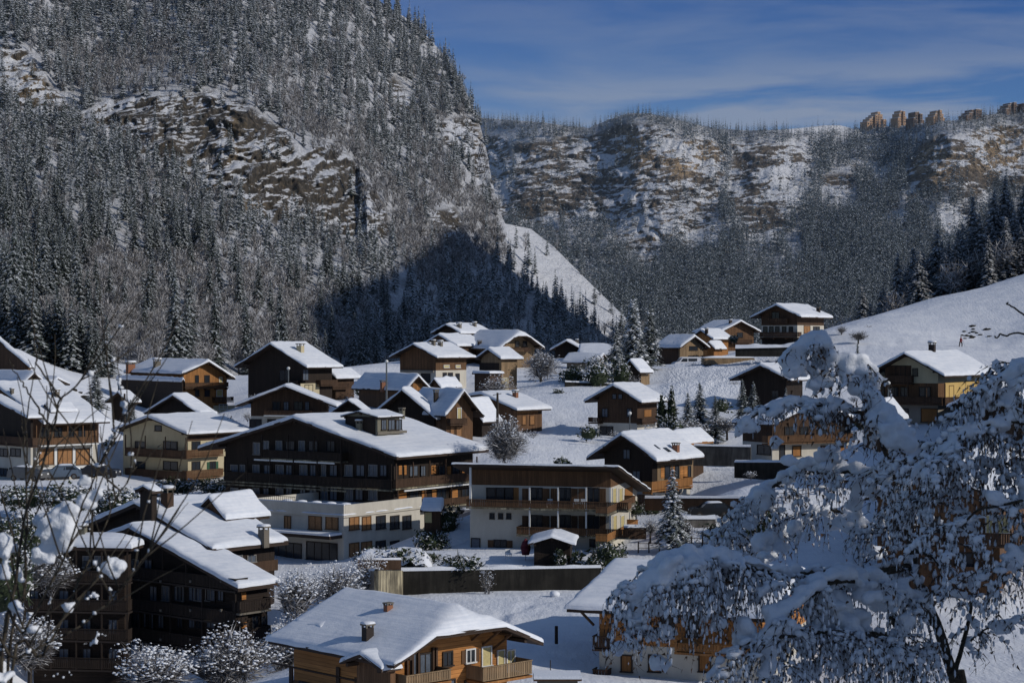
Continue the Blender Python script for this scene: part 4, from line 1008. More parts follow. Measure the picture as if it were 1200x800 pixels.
def conifer_tpl(seed, wh, br, R0=.17, snow=.5, detail=1, bare=.08):
    r = random.Random(seed); V = []; Fc = []; mi = []
    for k in range(wh):
        f = (k+.5)/wh; h = bare+(1-bare)*f
        ln = R0*((1-f)**.78)*(.85+.3*r.random())+.012
        for b in range(br if f < .8 else max(3, br-3)):
            a = 2*math.pi*(b+r.random()*.7)/br+k*1.1; l = ln*(.7+.5*r.random()); c, s_ = math.cos(a), math.sin(a)
            dr = .34*l+.02*r.random(); hh = h+(r.random()-.5)/wh*.6
            w = l*(.26+.1*r.random())
            def q(rr, side, z): return (c*rr-s_*side, s_*rr+c*side, z)
            if detail == 1:
                i0 = len(V); V += [q(0, 0, hh+.01), q(l*.6, -w, hh-dr*.75), q(l, 0, hh-dr), q(l*.6, w, hh-dr*.75)]
                m_ = 1 if r.random() < snow else 0
                Fc += [(i0, i0+1, i0+2), (i0, i0+2, i0+3)]; mi += [m_, m_ if r.random() < .8 else 1-m_]
            else:
                n = 3 if detail == 2 else 5
                for t in range(n):
                    u0 = t/n; u1 = (t+1.35)/n; zz = lambda u: hh+.012-dr*(u**1.35)
                    for sd in (-1, 1):
                        ww = w*(1.15-u0*.75)*(.7+.6*r.random())
                        i0 = len(V); V += [q(l*u0, 0, zz(u0)), q(l*(u0+.30), sd*ww, zz(u0+.2)-.035*ww/w*R0*2), q(l*min(u1, 1.05), sd*w*.06, zz(min(u1, 1.05)))]
                        Fc.append((i0, i0+1, i0+2)); mi.append(0)
                        if r.random() < snow:
                            i0 = len(V); e = .006+.004*r.random(); V += [q(l*(u0+.04), sd*-.01*w, zz(u0)+e), q(l*(u0+.28), sd*ww*.8, zz(u0+.2)+e*.4-.02*R0), q(l*min(u1, 1.0)*.97, sd*w*.05, zz(min(u1, 1.0))+e)]
                            Fc.append((i0, i0+1, i0+2)); mi.append(1)
    i0 = len(V); V += [(.012, 0, .9), (-.008, .01, .9), (-.008, -.01, .9), (0, 0, 1.02)]; Fc += [(i0, i0+1, i0+3), (i0+1, i0+2, i0+3), (i0+2, i0, i0+3)]; mi += [0]*3
    return np.array(V), np.array(Fc), np.array(mi)
def trunk_tpl(r=.014, top=.9):
    V = []; Fc = []
    for k, (h, q) in enumerate(((-.06, r*1.2), (.3, r*.75), (top, r*.15))):
        for j in range(5): V.append((q*math.cos(j*1.2566), q*math.sin(j*1.2566), h))
    for k in range(2):
        for j in range(5): a = k*5+j; b = k*5+(j+1) % 5; Fc += [(a, b, b+5), (a, b+5, a+5)]
    return np.array(V), np.array(Fc), np.zeros(len(Fc), int)
def bare_tpl(seed, n, R0=.32, frost=.6, wid=.010, bottom=.15, limbs=7):
    """leafless rounded crown of fine forking twigs"""
    r = random.Random(seed); V = []; Fc = []; mi = []
    def rib(a, b, w, m_):
        d = Vector(b)-Vector(a); u = d.cross(Vector((r.uniform(-1, 1), r.uniform(-1, 1), r.uniform(-1, 1))))
        if u.length < 1e-6: return
        u.normalize(); u *= w; i0 = len(V); a = Vector(a); b = Vector(b)
        V.extend([tuple(a-u), tuple(a+u), tuple(b)]); Fc.append((i0, i0+1, i0+2)); mi.append(m_)
    ends = []
    for k in range(limbs):
        a = 2*math.pi*(k+r.random())/limbs; h0 = bottom+.25*r.random(); rr = R0*(.25+.5*r.random()); h1 = h0+.25+.2*r.random()
        p0 = (0, 0, h0*.6); p1 = (rr*math.cos(a)*.5, rr*math.sin(a)*.5, (h0+h1)/2); p2 = (rr*math.cos(a), rr*math.sin(a), min(h1, .85))
        rib(p0, p1, wid*1.6, 0); rib(p1, p2, wid*1.2, 0); ends += [p1, p2, tuple((Vector(p1)+Vector(p2))/2)]
    ends.append((0, 0, .7)); ends.append((0, 0, .5))
    for k in range(n):
        e = r.choice(ends); u = r.uniform(-1, 1); t = r.uniform(0, 6.283); q = math.sqrt(1-u*u); f = r.random()**.5
        tip = (R0*q*math.cos(t)*f, R0*q*math.sin(t)*f, bottom+(1-bottom)*(.5+.5*u*f))
        if k % 2: e = tuple(Vector(tip)*.75+Vector((0, 0, .55))*.25+Vector((r.uniform(-.05, .05), r.uniform(-.05, .05), -.05)))
        rib(e, tip, wid*(.5+.6*r.random()), 1 if r.random() < frost else 0)
    return np.array(V), np.array(Fc), np.array(mi)
def merge(name, tpls, pos, H_, Wd, rot, pick, mats, label, cat):
    Vs = []; Fs = []; Ms = []; b = 0
    for t, (V, Fc, mi) in enumerate(tpls):
        idx = np.nonzero(pick == t)[0]
        if not len(idx): continue
        c, s_ = np.cos(rot[idx]), np.sin(rot[idx])
        x = V[None, :, 0]*Wd[idx, None]; y = V[None, :, 1]*Wd[idx, None]
        W = np.stack([x*c[:, None]-y*s_[:, None]+pos[idx, 0, None], x*s_[:, None]+y*c[:, None]+pos[idx, 1, None], V[None, :, 2]*H_[idx, None]+pos[idx, 2, None]], 2)
        n_ = len(idx); Vs.append(W.reshape(-1, 3)); Fs.append((Fc[None]+(np.arange(n_)*len(V))[:, None, None]+b).reshape(-1, 3)); Ms.append(np.tile(mi, n_)); b += n_*len(V)
    o = np_mesh(name, np.concatenate(Vs), np.concatenate(Fs), mats, np.concatenate(Ms)); tag(o, label, cat, None, 'stuff'); return o
def tpl_mesh(name, tpl, mats):
    V, Fc, mi = tpl; o = np_mesh(name, V, Fc, mats, mi); me = o.data; bpy.data.objects.remove(o); return me
TRK = tpl_mesh('trunk', trunk_tpl(), [M['trunk']])
def plant_tree(name, me_crown, pos, h, w, rz, label, cat, group, trunk=TRK, tilt=0):
    e = empty(name, pos, rz); e.scale = (w, w, h); e.rotation_euler[0] = tilt; tag(e, label, cat, group)
    for nm, me in (('trunk', trunk), ('crown', me_crown)):
        if me is None: continue
        o = bpy.data.objects.new(nm, me); link(o, e)
    return e

# ---- forests: positions by rejection over the mountain surfaces
def scatter(N, x0, x1, y0, y1, at, dens, seed, lim):
    r = np.random.default_rng(seed); px = r.uniform(x0, x1, N); py = r.uniform(y0, y1, N)
    ok = py > interp(px, lim[0])+.3; ok &= py < interp(px, lim[1])
    px, py = px[ok], py[ok]; d, cl = at(px, py)
    p_ = dens(px, py, d, cl); ok = r.random(len(px)) < p_
    px, py, d = px[ok], py[ok], d[ok]
    return px, py, d, np.stack([(px-600)/F*d, d, CZ-(py-400)/F*d], 1), r
MEADOWL = [(20, 385), (110, 425), (175, 452), (240, 465), (40, 470)]
frostZ = [[(320, 100), (360, 120), (420, 165), (470, 225), (530, 290), (560, 330), (500, 345), (450, 280), (410, 205), (350, 150)],
          [(480, 170), (520, 190), (560, 250), (600, 300), (560, 340), (510, 290), (480, 220)], [(100, 300), (360, 330), (430, 420), (330, 445), (60, 445), (60, 380)],
          [(60, 60), (200, 60), (200, 105), (100, 120)]]
def frostmask(px, py):
    m_ = np.zeros_like(px)
    for k, z in enumerate(frostZ): m_ = np.maximum(m_, (1, .9, .74, .6)[k]*sm(-12, 12, poly_sd(px+10*vn(px/18, py/18, 0, 5), py+10*vn(px/18, py/18, 3, 5), z)))
    return np.clip(m_+.22*(fbm(px/40, py/40, 0, 3, 77) > .15), 0, .97)
def densL(px, py, d, cl):
    q = .058*np.clip(d/600, .6, 2.6)**1.9*1.05*(1-frostmask(px, py)*.95)
    q *= 1-.96*cl; q *= 1-.985*sm(-4, 4, poly_sd(px, py, screeL)); q *= 1-.97*sm(-4, 6, poly_sd(px, py, MEADOWL))
    q *= np.where(fbm(px/16, py/16, 0, 3, 51) < -.34, .15, 1); return q
def densF(px, py, d, cl):
    q = .16*np.clip(d/600, .6, 2.6)**1.6*(.10+.9*frostmask(px, py)); q *= 1-.88*cl
    q *= 1-.95*sm(-4, 4, poly_sd(px, py, screeL)); q *= 1-.8*sm(-4, 6, poly_sd(px, py, MEADOWL)); return q
GL = 'spruces of the wooded left slope'
crn = [tpl_mesh('crown', conifer_tpl(100+k, 22, 9, .17, (.55, .75, .4, .65)[k], 2), [M['needle'], M['dust']]) for k in range(4)]
px, py, d, pos, r_ = scatter(62000, -40, 765, -60, 455, atL, densL, 3, (LT, LF))
h = (10.5+8*r_.random(len(px)))*np.where(r_.random(len(px)) < .25, .6, 1)*(1+.35*np.clip((620-d)/200, 0, 1)); wd = h*(.80+.32*r_.random(len(px)))
app = h/d; vis = (px > 0) & (px < 1200) & (py > 5); order = np.argsort(-np.where(vis, app, 0)); big = order[:172]; rest = order[172:]
for i in big:
    plant_tree('spruce_tree', crn[int(r_.integers(4))], pos[i]-np.array([0, 0, .3]), float(h[i]), float(wd[i]), float(r_.uniform(0, 6)),
               'snow dusted spruce standing in the wooded slope at the left above the village', 'spruce tree', GL)
T1 = [conifer_tpl(k, 13, 7, .17, .58+.07*k, 1) for k in range(4)]
merge('spruce_forest', T1, pos[rest], h[rest], wd[rest], r_.uniform(0, 6, len(rest)), r_.integers(0, 4, len(rest)), [M['needle'], M['dust']], 'snow dusted spruce forest covering the left mountain', 'forest')
print('conifL', len(px))
px, py, d, pos, r_ = scatter(60000, -40, 765, -60, 452, atL, densF, 4, (LT, LF))
h = 5.5+4.5*r_.random(len(px)); wd = h*(.9+.4*r_.random(len(px))); app = h/d; vis = (px > 0) & (py > 5); order = np.argsort(-np.where(vis, app, 0)); big = order[:200]; rest = order[200:]
fr = [tpl_mesh('crown', bare_tpl(40+k, 420, .34, .6, .0075), [M['brushw'], M['frost']]) for k in range(3)]
for i in big:
    plant_tree('frosted_tree', fr[int(r_.integers(3))], pos[i]-np.array([0, 0, .3]), float(h[i]), float(wd[i]), float(r_.uniform(0, 6)),
               'leafless frosted tree among the spruces of the left slope', 'bare tree', 'frosted leafless trees of the left slope')
T2 = [bare_tpl(k, 90, .36, .62, .015, .1) for k in range(4)]
merge('frosted_wood', T2, pos[rest], h[rest], wd[rest], r_.uniform(0, 6, len(rest)), r_.integers(0, 4, len(rest)), [M['brushw'], M['frost']], 'frosted leafless wood on the left mountain', 'forest')
print('frostL', len(px))
for k in range(26):
    u = (k+rng.random())/26; px_ = -10+u*135; D = 338+14*rng.random(); z = gz1((px_-600)/F*D, D); hh = 9+6*rng.random()
    plant_tree('spruce_tree', crn[k % 4], ((px_-600)/F*D, D, z-.3), hh, hh*1.15, float(rng.uniform(0, 6)), 'tall snowy spruce at the upper rim of the open snow bank on the left', 'spruce tree', 'spruces at the rim of the left snow bank')
# far forest
openB = [[(925, 146), (1000, 146), (1004, 157), (925, 158)], [(915, 280), (935, 265), (945, 300), (930, 310)]]
lowB = [(560, 262), (640, 270), (700, 330), (760, 300), (820, 250), (1000, 240), (1080, 300), (1080, 440), (560, 440)]
def densB(px, py, d, cl):
    base = .62+.3*fbm(px/25, py/25, 0, 3, 61); base = np.where(fbm(px/14+py/40, py/26, 0, 3, 63) < -.20, base*.12, base)
    low = sm(-15, 15, poly_sd(px, py, lowB)); base = np.maximum(base, low*.85*np.where(fbm(px/10+py/20, py/34, 0, 3, 65) < -.26, .25, 1))
    snowy = [(600, 300), (680, 250), (800, 300), (840, 240), (900, 280), (960, 330), (900, 340), (820, 300), (700, 340), (640, 330)]
    base *= 1-.45*sm(-10, 10, poly_sd(px+14*vn(px/20, py/20, 0, 9), py+14*vn(px/20, py/20, 5, 9), snowy))
    base *= 1-.93*cl; 
    for o_ in openB: base *= 1-.95*sm(-2, 3, poly_sd(px, py, o_))
    sky_ = py-interp(px, BT) < 12
    return np.clip(np.where(sky_, np.maximum(base, .7*(1-sm(-2, 3, poly_sd(px, py, openB[0])))), base), 0, 1)*.70
px, py, d, pos, r_ = scatter(66000, 535, 1260, 130, 425, atB, densB, 6, (BT, BF))
h = (14+11*r_.random(len(px)))*np.where(py-interp(px, BT) < 14, .62, 1); wd = h*(.66+.25*r_.random(len(px)))
T3 = [conifer_tpl(60+k, 6, 5, .19, (.16, .42, .66)[k], 1) for k in range(3)]
up = np.clip((270-py)/75+1.5*fbm(px/34+py/60, py/30, 0, 3, 91)+.25*r_.standard_normal(len(px)), 0, 2.99).astype(int)
merge('spruce_forest', T3, pos, h, wd, r_.uniform(0, 6, len(px)), up, [M['far_needle'], M['hazed_dust']], 'distant spruce forest on the far rocky mountain wall', 'forest')
print('conifB', len(px))
# ---- wood on the crest behind the meadow, right
GRt = 'shaded spruces behind the snowfield'
edge = [(860, 372), (975, 383), (1030, 366), (1100, 344), (1200, 318), (1300, 296)]
topR = [(860, 372), (930, 345), (1000, 325), (1040, 300), (1080, 262), (1120, 245), (1165, 240), (1250, 235)]
rr = random.Random(12); cnt = 0
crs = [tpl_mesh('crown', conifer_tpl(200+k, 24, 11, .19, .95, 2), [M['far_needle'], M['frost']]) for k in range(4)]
def hillz(px, D):   # ground of the wooded knoll behind the meadow
    return gz1((px-600)/F*D, D)
spots = [(1165, 470, 222), (1148, 455, 250), (1186, 462, 235), (1128, 470, 262), (1112, 480, 282), (1098, 462, 268), (1052, 470, 296), (1140, 490, 230), (1178, 500, 205), (1200, 470, 215), (1212, 490, 230), (1070, 490, 290), (1158, 440, 275), (1196, 445, 262)]
for k, (px_, D, pt) in enumerate(spots):
    z = hillz(px_, D); top = CZ-(pt-400)/F*D; hh = max(6, top-z)
    plant_tree('spruce_tree', crs[k % 4], ((px_-600)/F*D, D, z-.3), hh, min(hh, 20)*(1.1+.35*rr.random()), rr.uniform(0, 6), 'tall dark spruce of the shaded wood at the right edge of the snowfield', 'spruce tree', GRt)
for k in range(150):
    px_ = 960+300*rr.random()**.8; D = rr.uniform(430, 560); z = hillz(px_, D); pt = interp(px_, topR)+rr.uniform(0, 60); top = CZ-(pt-400)/F*D
    hh = min(17, max(5, top-z)); con = rr.random() < (.30 if px_ < 1050 else .45)
    if con: plant_tree('spruce_tree', crs[k % 4], ((px_-600)/F*D, D, z-.3), hh, hh*1.3, rr.uniform(0, 6), 'tall dark spruce of the shaded wood at the right edge of the snowfield', 'spruce tree', GRt)
    else: plant_tree('frosted_tree', fr[k % 3], ((px_-600)/F*D, D, z-.3), hh*.8, hh*.85, rr.uniform(0, 6), 'leafless frosted tree of the shaded wood behind the snowfield', 'bare tree', 'frosted trees behind the snowfield')
# ================================================================ GARDEN TREES, BUSHES, PROPS
def gpos(px, D): x = (px-600)/F*D; return (x, D, gz1(x, D))
ICO = None
def ico_np(sub=1):
    import bmesh
    bm = bmesh.new(); bmesh.ops.create_icosphere(bm, subdivisions=sub, radius=1)
    V = np.array([v.co[:] for v in bm.verts]); Fc = np.array([[v.index for v in f.verts] for f in bm.faces]); bm.free(); return V, Fc
I1, I2 = ico_np(1), ico_np(2)
def blobs(name, C, S, mats, parent=None, tpl=I1, seed=1, jit=.18, loc=None, mi=None):
    """many small lumps (centres C, radii S n x 3) as one mesh"""
    C = np.asarray(C, float); S = np.asarray(S, float); V, Fc = tpl; n_ = len(C); r = np.random.default_rng(seed)
    W = V[None]*S[:, None, :]*(1+jit*r.standard_normal((n_, len(V), 1)))+C[:, None, :]
    return np_mesh(name, W.reshape(-1, 3), (Fc[None]+(np.arange(n_)*len(V))[:, None, None]).reshape(-1, 3), mats, mi, True, parent, loc)
def garden_conifer(px, D, top, wpx, label, group=None, snow=.5, seed=1, clump=60, name='spruce_tree', cat='spruce tree', base=None):
    x, y, z = gpos(px, D); 
    if base: z = CZ-(base-400)/F*D
    hh = CZ-(top-400)/F*D-z; w = wpx/F*D/.36
    V, Fc, mi = conifer_tpl(seed, 24, 10, .17, snow, 3, .1)
    V = V*np.array([w, w, hh])
    e = empty(name, (x, y, z)); tag(e, label, cat, group)
    tv, tf, tm = trunk_tpl(.016); np_mesh('trunk', tv*np.array([w, w, hh]), tf, [M['trunk']], tm, True, e)
    c = np_mesh('crown', V, Fc, [M['needle'], M['dust']], mi, False, e)
    r = random.Random(seed); C = []; S = []
    for k in range(int(clump*1.6)):
        f = .12+.85*r.random()**1.2; a = r.uniform(0, 6.283); q = .17*(1-f)**.78*w*(.55+.45*r.random()); s_ = (.06+.17*r.random()**1.5)*(.5+(1-f))*min(1.6, hh/8)
        C.append((q*math.cos(a), q*math.sin(a), hh*f-.30*q)); S.append((s_*1.3, s_*1.3, s_*.55))
    if clump: blobs('snow_clumps', C, S, [M['clump_snow']], c, I2, seed)
    return e
def bush(px, D, base, wpx, hpx, label, name='frosted_bush', cat='bush', group=None, n=500, frost=.55, blob=60, evergreen=False, seed=1, stem=True, dpt=None, wid=.012):
    b = P(px, base, D); w = wpx/F*D/2; hh = hpx/F*D; dp = dpt or w
    e = empty(name, b); tag(e, label, cat, group)
    r = random.Random(seed)
    def warp(A):
        A = np.array(A); c0 = np.array([0, 0, hh*.4]); q = (A-c0)/np.array([w, dp, hh*.6]); f = 1+.42*vn(q[:, 0]*1.3+seed, q[:, 1]*1.3, q[:, 2]*1.3, seed); return c0+(A-c0)*f[:, None]
    if evergreen:
        g = np.random.default_rng(seed); n_ = n*2; u = g.normal(size=(n_, 3)); u /= np.linalg.norm(u, axis=1)[:, None]; u *= (.55+.5*g.random((n_, 1)))
        cc = u*np.array([w, dp, hh/2])*(1+.12*g.normal(size=(n_, 1)))+np.array([0, 0, hh/2]); t1 = g.normal(size=(n_, 3))*.16; t2 = g.normal(size=(n_, 3))*.16
        V = np.stack([cc, cc+t1, cc+t2], 1).reshape(-1, 3); V[:, 2] = np.maximum(V[:, 2], -.2)
        c = np_mesh('foliage', warp(V), np.arange(n_*3).reshape(-1, 3), [M['hedge'], M['frost']], (g.random(n_) < frost*.4).astype(int), False, e)
        blobs('inner_foliage', [(0, 0, hh*.45)], [(w*.72, dp*.72, hh*.42)], [M['hedge']], c, I2, seed, .08)
    else:
        V, Fc, mi = bare_tpl(seed, int(n*1.5), .5, frost*.8, wid*.8, .05, 9); c = np_mesh('twigs', warp(V*np.array([w*2, dp*2, hh])), Fc, [M['brushw'], M['frost']], mi, False, e)
        if stem:
            mb = MB(); mb.tube([(0, 0, -.4), (0, 0, hh*.25), (.1*w, 0, hh*.5)], [.05*w+.04, .04*w+.03, .02]); mb.build('trunk', M['trunk'], e)
    if blob:
        blob = int(blob*3.2); g = np.random.default_rng(seed+9); u = g.normal(size=(blob, 3)); u[:, 2] = np.abs(u[:, 2])*1.1; u /= np.linalg.norm(u, axis=1)[:, None]; u *= (.5+.5*g.random((blob, 1)))
        C = u*np.array([w, dp, hh*.5])+np.array([0, 0, hh*.5]); s_ = (.03+.13*g.random(blob)**2)*min(1.2, max(.6, w/2))*(1 if evergreen else .62); blobs('snow_clumps', warp(C), np.stack([s_*(1+.9*g.random(blob)), s_*(1+.9*g.random(blob)), s_*.65], 1), [M['clump_snow']], c, I1, seed, .3)
    return e
# tall pair of snow loaded spruces on the crest
garden_conifer(742, 312, 346, 46, 'tallest snow loaded spruce on the village crest, left of its dark twin', None, .75, 3, 170)
garden_conifer(762, 318, 356, 34, 'darker tall spruce directly right of the snow loaded spruce', None, .35, 4, 60)
garden_conifer(722, 305, 380, 34, 'shorter white crusted spruce at the left foot of the tall pair', None, .8, 5, 110)
garden_conifer(788, 183, 547, 44, 'slender snowy spruce with bare lower trunk right of the white balcony house', None, .6, 6, 150)
for k, (px_, D, t, w_, lb) in enumerate(((820, 246, 449, 36, 'tallest frosted fir of the garden group behind the brown field chalet'), (838, 244, 464, 30, 'dark fir at the right end of the garden group behind the brown field chalet'),
        (806, 243, 460, 30, 'frosted fir left of the tallest one in the garden group'), (870, 256, 444, 24, 'left one of two young firs in front of the black gabled chalet'), (883, 256, 447, 24, 'right one of two young firs in front of the black gabled chalet'),
        (921, 250, 454, 16, 'small bushy fir at the right corner of the black gabled chalet'), (1005, 300, 397, 10, 'thin lone fir on the meadow above the beige gabled chalet'),
        (112, 288, 430, 30, 'snowy spruce at the foot of the open bank left of the orange chalet'), (153, 280, 468, 22, 'snowy young spruce between pole and small dark shed'), (325, 430, 372, 22, 'lone spruce rising behind the tall dark chalet roof'))):
    garden_conifer(px_, D, t, w_, lb, None, (.5, .2, .5, .5, .6, .5, .3, .7, .8, .5)[k], 20+k, (60, 10, 50, 40, 40, 40, 10, 70, 70, 10)[k])
for k, (px_, t, w_, lb) in enumerate(((787, 459, 13, 'right one of two dark green clipped yews behind the brown field chalet'), (775, 465, 9, 'left one of two dark green clipped yews behind the brown field chalet'))):
    bush(px_, 243, 508, w_, 508-t, lb, 'yew_tree', 'yew', None, 500, .15, 6, True, 31+k)
bush(634, 303, 455, 56, 52, 'round frosted garden tree right of the plank barn', 'fruit_tree', 'tree', None, 1500, .62, 130, seed=41, wid=.008)
bush(591, 213, 548, 68, 56, 'round leafless frosted tree above the roof of the balcony house', 'fruit_tree', 'tree', None, 2200, .55, 110, seed=42, wid=.007)
bush(572, 168, 710, 22, 52, 'small leafless sapling standing in front of the dark retaining wall', 'sapling', 'tree', None, 120, .5, 25, seed=43)
for k, (px_, D, b, w_, h_, ev, bl, lb) in enumerate((
    (583, 292, 468, 44, 28, 0, 60, 'frosted shrub below the lean-to of the plank barn'), (672, 296, 452, 30, 24, 1, 60, 'leftmost snow clumped bush of the hedge before the farm building'),
    (700, 293, 455, 34, 34, 1, 90, 'middle snow clumped bush of the hedge before the farm building'), (728, 296, 455, 26, 30, 1, 40, 'right snow clumped bush of the hedge next to the granary'),
    (765, 238, 522, 50, 26, 0, 90, 'wide snow covered shrub at the corner of the brown field chalet'), (790, 236, 520, 34, 30, 1, 60, 'dark shrub with snow below the clipped yews'), (852, 240, 512, 40, 30, 0, 70, 'snowy shrub right of the dark garden fir'),
    (812, 236, 518, 44, 26, 0, 70, 'snowy shrub at the foot of the tallest garden fir'), (725, 244, 520, 26, 18, 0, 40, 'low snowy shrub in front of the brown field chalet'),
    (440, 300, 462, 50, 20, 0, 60, 'frosted shrub row above the chalet with the narrow orange gable'), (470, 172, 664, 96, 22, 1, 0, 'evergreen hedge with thick snow cap left on the retaining wall'),
    (538, 171, 672, 46, 20, 1, 60, 'drooping snowy shrub hanging over the middle of the retaining wall'), (712, 175, 664, 44, 26, 1, 12, 'dark evergreen shrub at the right corner of the balcony house garden'),
    (657, 173, 668, 14, 22, 1, 24, 'left one of three small snowy shrubs beside the garden shed'), (675, 173, 668, 13, 22, 1, 24, 'middle one of three small snowy shrubs beside the garden shed'), (696, 172, 668, 18, 18, 1, 26, 'right one of three small snowy shrubs beside the garden shed'),
    (524, 196, 630, 30, 36, 1, 10, 'dark fir shrub between hotel podium and the snow heap'), (508, 192, 655, 36, 32, 1, 20, 'snowy dark shrub below the entrance porch'),
    (345, 157, 742, 66, 90, 0, 200, 'frosted thicket right of the dark apartment chalet'), (395, 160, 735, 76, 80, 0, 220, 'frosted thicket below the hotel terrace'), (430, 164, 712, 50, 62, 0, 130, 'frosted bush in front of the pale stained wall'),
    (335, 145, 800, 70, 70, 0, 160, 'grey frosted shrub beside the orange chalet eaves'), (270, 138, 822, 110, 84, 0, 260, 'wide frosted shrub at the foot of the dark apartment chalet'), (185, 134, 830, 110, 84, 0, 260, 'leftmost wide frosted shrub below the dark apartment chalet'),
    (30, 192, 596, 60, 26, 1, 90, 'left part of the snowy red brown hedge below the edge house'), (85, 190, 600, 66, 30, 1, 120, 'middle part of the snowy hedge below the edge house'), (140, 186, 606, 66, 30, 1, 120, 'right part of the snowy hedge in front of the beige house'),
    (205, 232, 578, 70, 16, 1, 60, 'low snowy hedge in front of the beige house'), (262, 240, 580, 50, 18, 1, 50, 'low snowy hedge between beige house and hotel'),
    (1006, 330, 402, 24, 16, 0, 6, 'orange brown bare shrub on the meadow edge beside the crest chalet'), (986, 345, 392, 14, 11, 0, 5, 'smaller bare shrub left on the meadow edge'), (1018, 352, 389, 12, 9, 0, 3, 'smallest bare shrub on the meadow skyline'),
    (1060, 214, 530, 60, 14, 1, 60, 'low snowy hedge below the beige gabled chalet'), (800, 184, 640, 40, 34, 0, 60, 'bare snowy shrub right of the slender spruce'), (762, 186, 632, 26, 26, 0, 50, 'snowy shrub beside the end wall of the balcony house'),
    (900, 186, 640, 60, 44, 1, 60, 'dark evergreen bush behind the big snowy tree'), (838, 182, 640, 34, 26, 1, 40, 'small evergreen bush by the parked car'), (60, 150, 700, 90, 60, 0, 150, 'frosted shrub at the lower left behind the foreground twigs'), (8, 142, 720, 70, 90, 1, 60, 'dark snowy evergreen cut by the left edge below the hedge'),
    (35, 132, 800, 110, 90, 0, 160, 'wide frosted shrub in the bottom left corner behind the shoots'), (25, 170, 650, 90, 44, 1, 90, 'dark evergreen mass with snow left of the stepped chalet roof'))):
    bush(px_, D, b, w_, h_, lb, 'evergreen_bush' if ev else 'frosted_bush', 'bush', None, int(260+w_*9), .5 if k not in (29, 30, 31) else .05, bl, bool(ev), 60+k, True, (2.0 if k == 10 else None))
# snow caps on the hedge of the retaining wall
def snow_bank(px0, px1, D, py, hpx, dep, name, label, cat='snow', seed=3):
    a = P(px0, py, D); b = P(px1, py, D); nx, ny = int((b.x-a.x)/.25)+2, 12; V = []
    for i in range(nx):
        for j in range(ny):
            u = i/(nx-1); v = j/(ny-1)*2-1; x = a.x+(b.x-a.x)*u; e_ = max(0, 1-v*v)**.5*min(1, 6*u, 6*(1-u))**.5
            z = a.z+hpx/F*D*(e_*(.85+.35*float(vn(x*.8, v*1.5, 0, seed))))-.35*(1-e_)*(1+float(vn(x*1.5, v, 2, seed)))
            V.append((x+.15*float(vn(x*2, v*3, 1, seed)), D+dep*v, z))
    o = grid_mesh(name, V, nx, ny, [M['clump_snow']]); tag(o, label, cat); return o
snow_bank(418, 508, 172, 655, 14, 1.9, 'snow_cushion', 'thick white snow cushion lying on the hedge over the retaining wall')
snow_bank(512, 566, 171, 664, 7, 1.0, 'snow_cushion', 'thin snow cushion hanging over the middle of the retaining wall')
# walls -------------------------------------------------------------
def wall(name, a, b, top0, top1, bot, th, mat, label, cat='wall', cap=.12, parent=None):
    A_ = P(a[0], top0, a[1]); B_ = P(b[0], top1, b[1]); L = math.hypot(B_.x-A_.x, B_.y-A_.y); e = empty(name, (A_.x, A_.y, A_.z), math.atan2(B_.y-A_.y, B_.x-A_.x)); tag(e, label, cat)
    dz = B_.z-A_.z; mb = MB(); n_ = max(2, int(L/2))
    for k in range(n_):
        x0, x1 = L*k/n_, L*(k+1)/n_; z0, z1 = dz*k/n_, dz*(k+1)/n_
        mb.pts([(x0, -th/2, -bot), (x1, -th/2, -bot), (x1, th/2, -bot), (x0, th/2, -bot), (x0, -th/2, z0), (x1, -th/2, z1), (x1, th/2, z1), (x0, th/2, z0)],
               [(0, 1, 5, 4), (2, 3, 7, 6), (4, 5, 6, 7)]+([(3, 0, 4, 7)] if k == 0 else [])+([(1, 2, 6, 5)] if k == n_-1 else []))
    mb.build('masonry', mat, e)
    if cap:
        nx = max(4, int(L/.4)); V = []
        for i in range(nx):
            for j in range(5):
                v = j/4*2-1; x = L*i/(nx-1); e_ = (1-v**4)**.5; V.append((x, v*th*.62, dz*i/(nx-1)+.01+cap*e_*(1+.6*float(vn(x*.9, v, 0, 7)))-(.05 if abs(v) == 1 else 0)))
        grid_mesh('snow_cap', V, nx, 5, [M['clump_snow']], e)
    return e
wall('retaining_wall', (470, 169.5), (704, 171), 668, 664, 2.9, .4, M['darkwall'], 'long dark retaining wall with snow rim below the balcony house garden', cap=.22)
wall('retaining_wall', (441, 162), (470, 169.4), 668, 668, 3.4, .4, M['concrete'], 'short pale stained retaining wall at the left end of the long dark one', cap=0)
wall('retaining_wall', (425, 166), (441, 162.2), 667, 668, 4, .35, GY, 'grey end wall in shade left of the pale stained wall', cap=.1)
wall('garden_fence', (419, 168), (470, 168.9), 655, 655, 1.0, .12, BR, 'brown board fence with snow on top of the pale stained wall', 'fence', .1)
wall('garden_wall', (622, 175), (650, 175), 660, 660, .6, .3, GY, 'low grey stone trough wall in front of the garden shed', cap=.1)
wall('retaining_wall', (785, 222), (880, 219), 521, 523, 2.4, .3, m_concrete('grey_concrete', (.16, .15, .13), (.06, .055, .05)), 'weathered grey concrete wall between the orange shuttered chalet and the screened chalet', cap=.15)
wall('retaining_wall', (862, 214), (975, 205), 541, 541, 1.8, .5, M['darkwall'], 'dark rubble wall below the screened brown and white chalet', cap=.2)
wall('terrace_wall', (862, 318), (946, 316), 408, 406, 1.4, 1.6, M['darkwall'], 'snow topped terrace wall below the white banded crest chalet', cap=.5)
wall('road_wall', (756, 196), (905, 192), 583, 583, 1.3, .25, BR, 'brown board wall with snowy coping along the road', cap=.2)
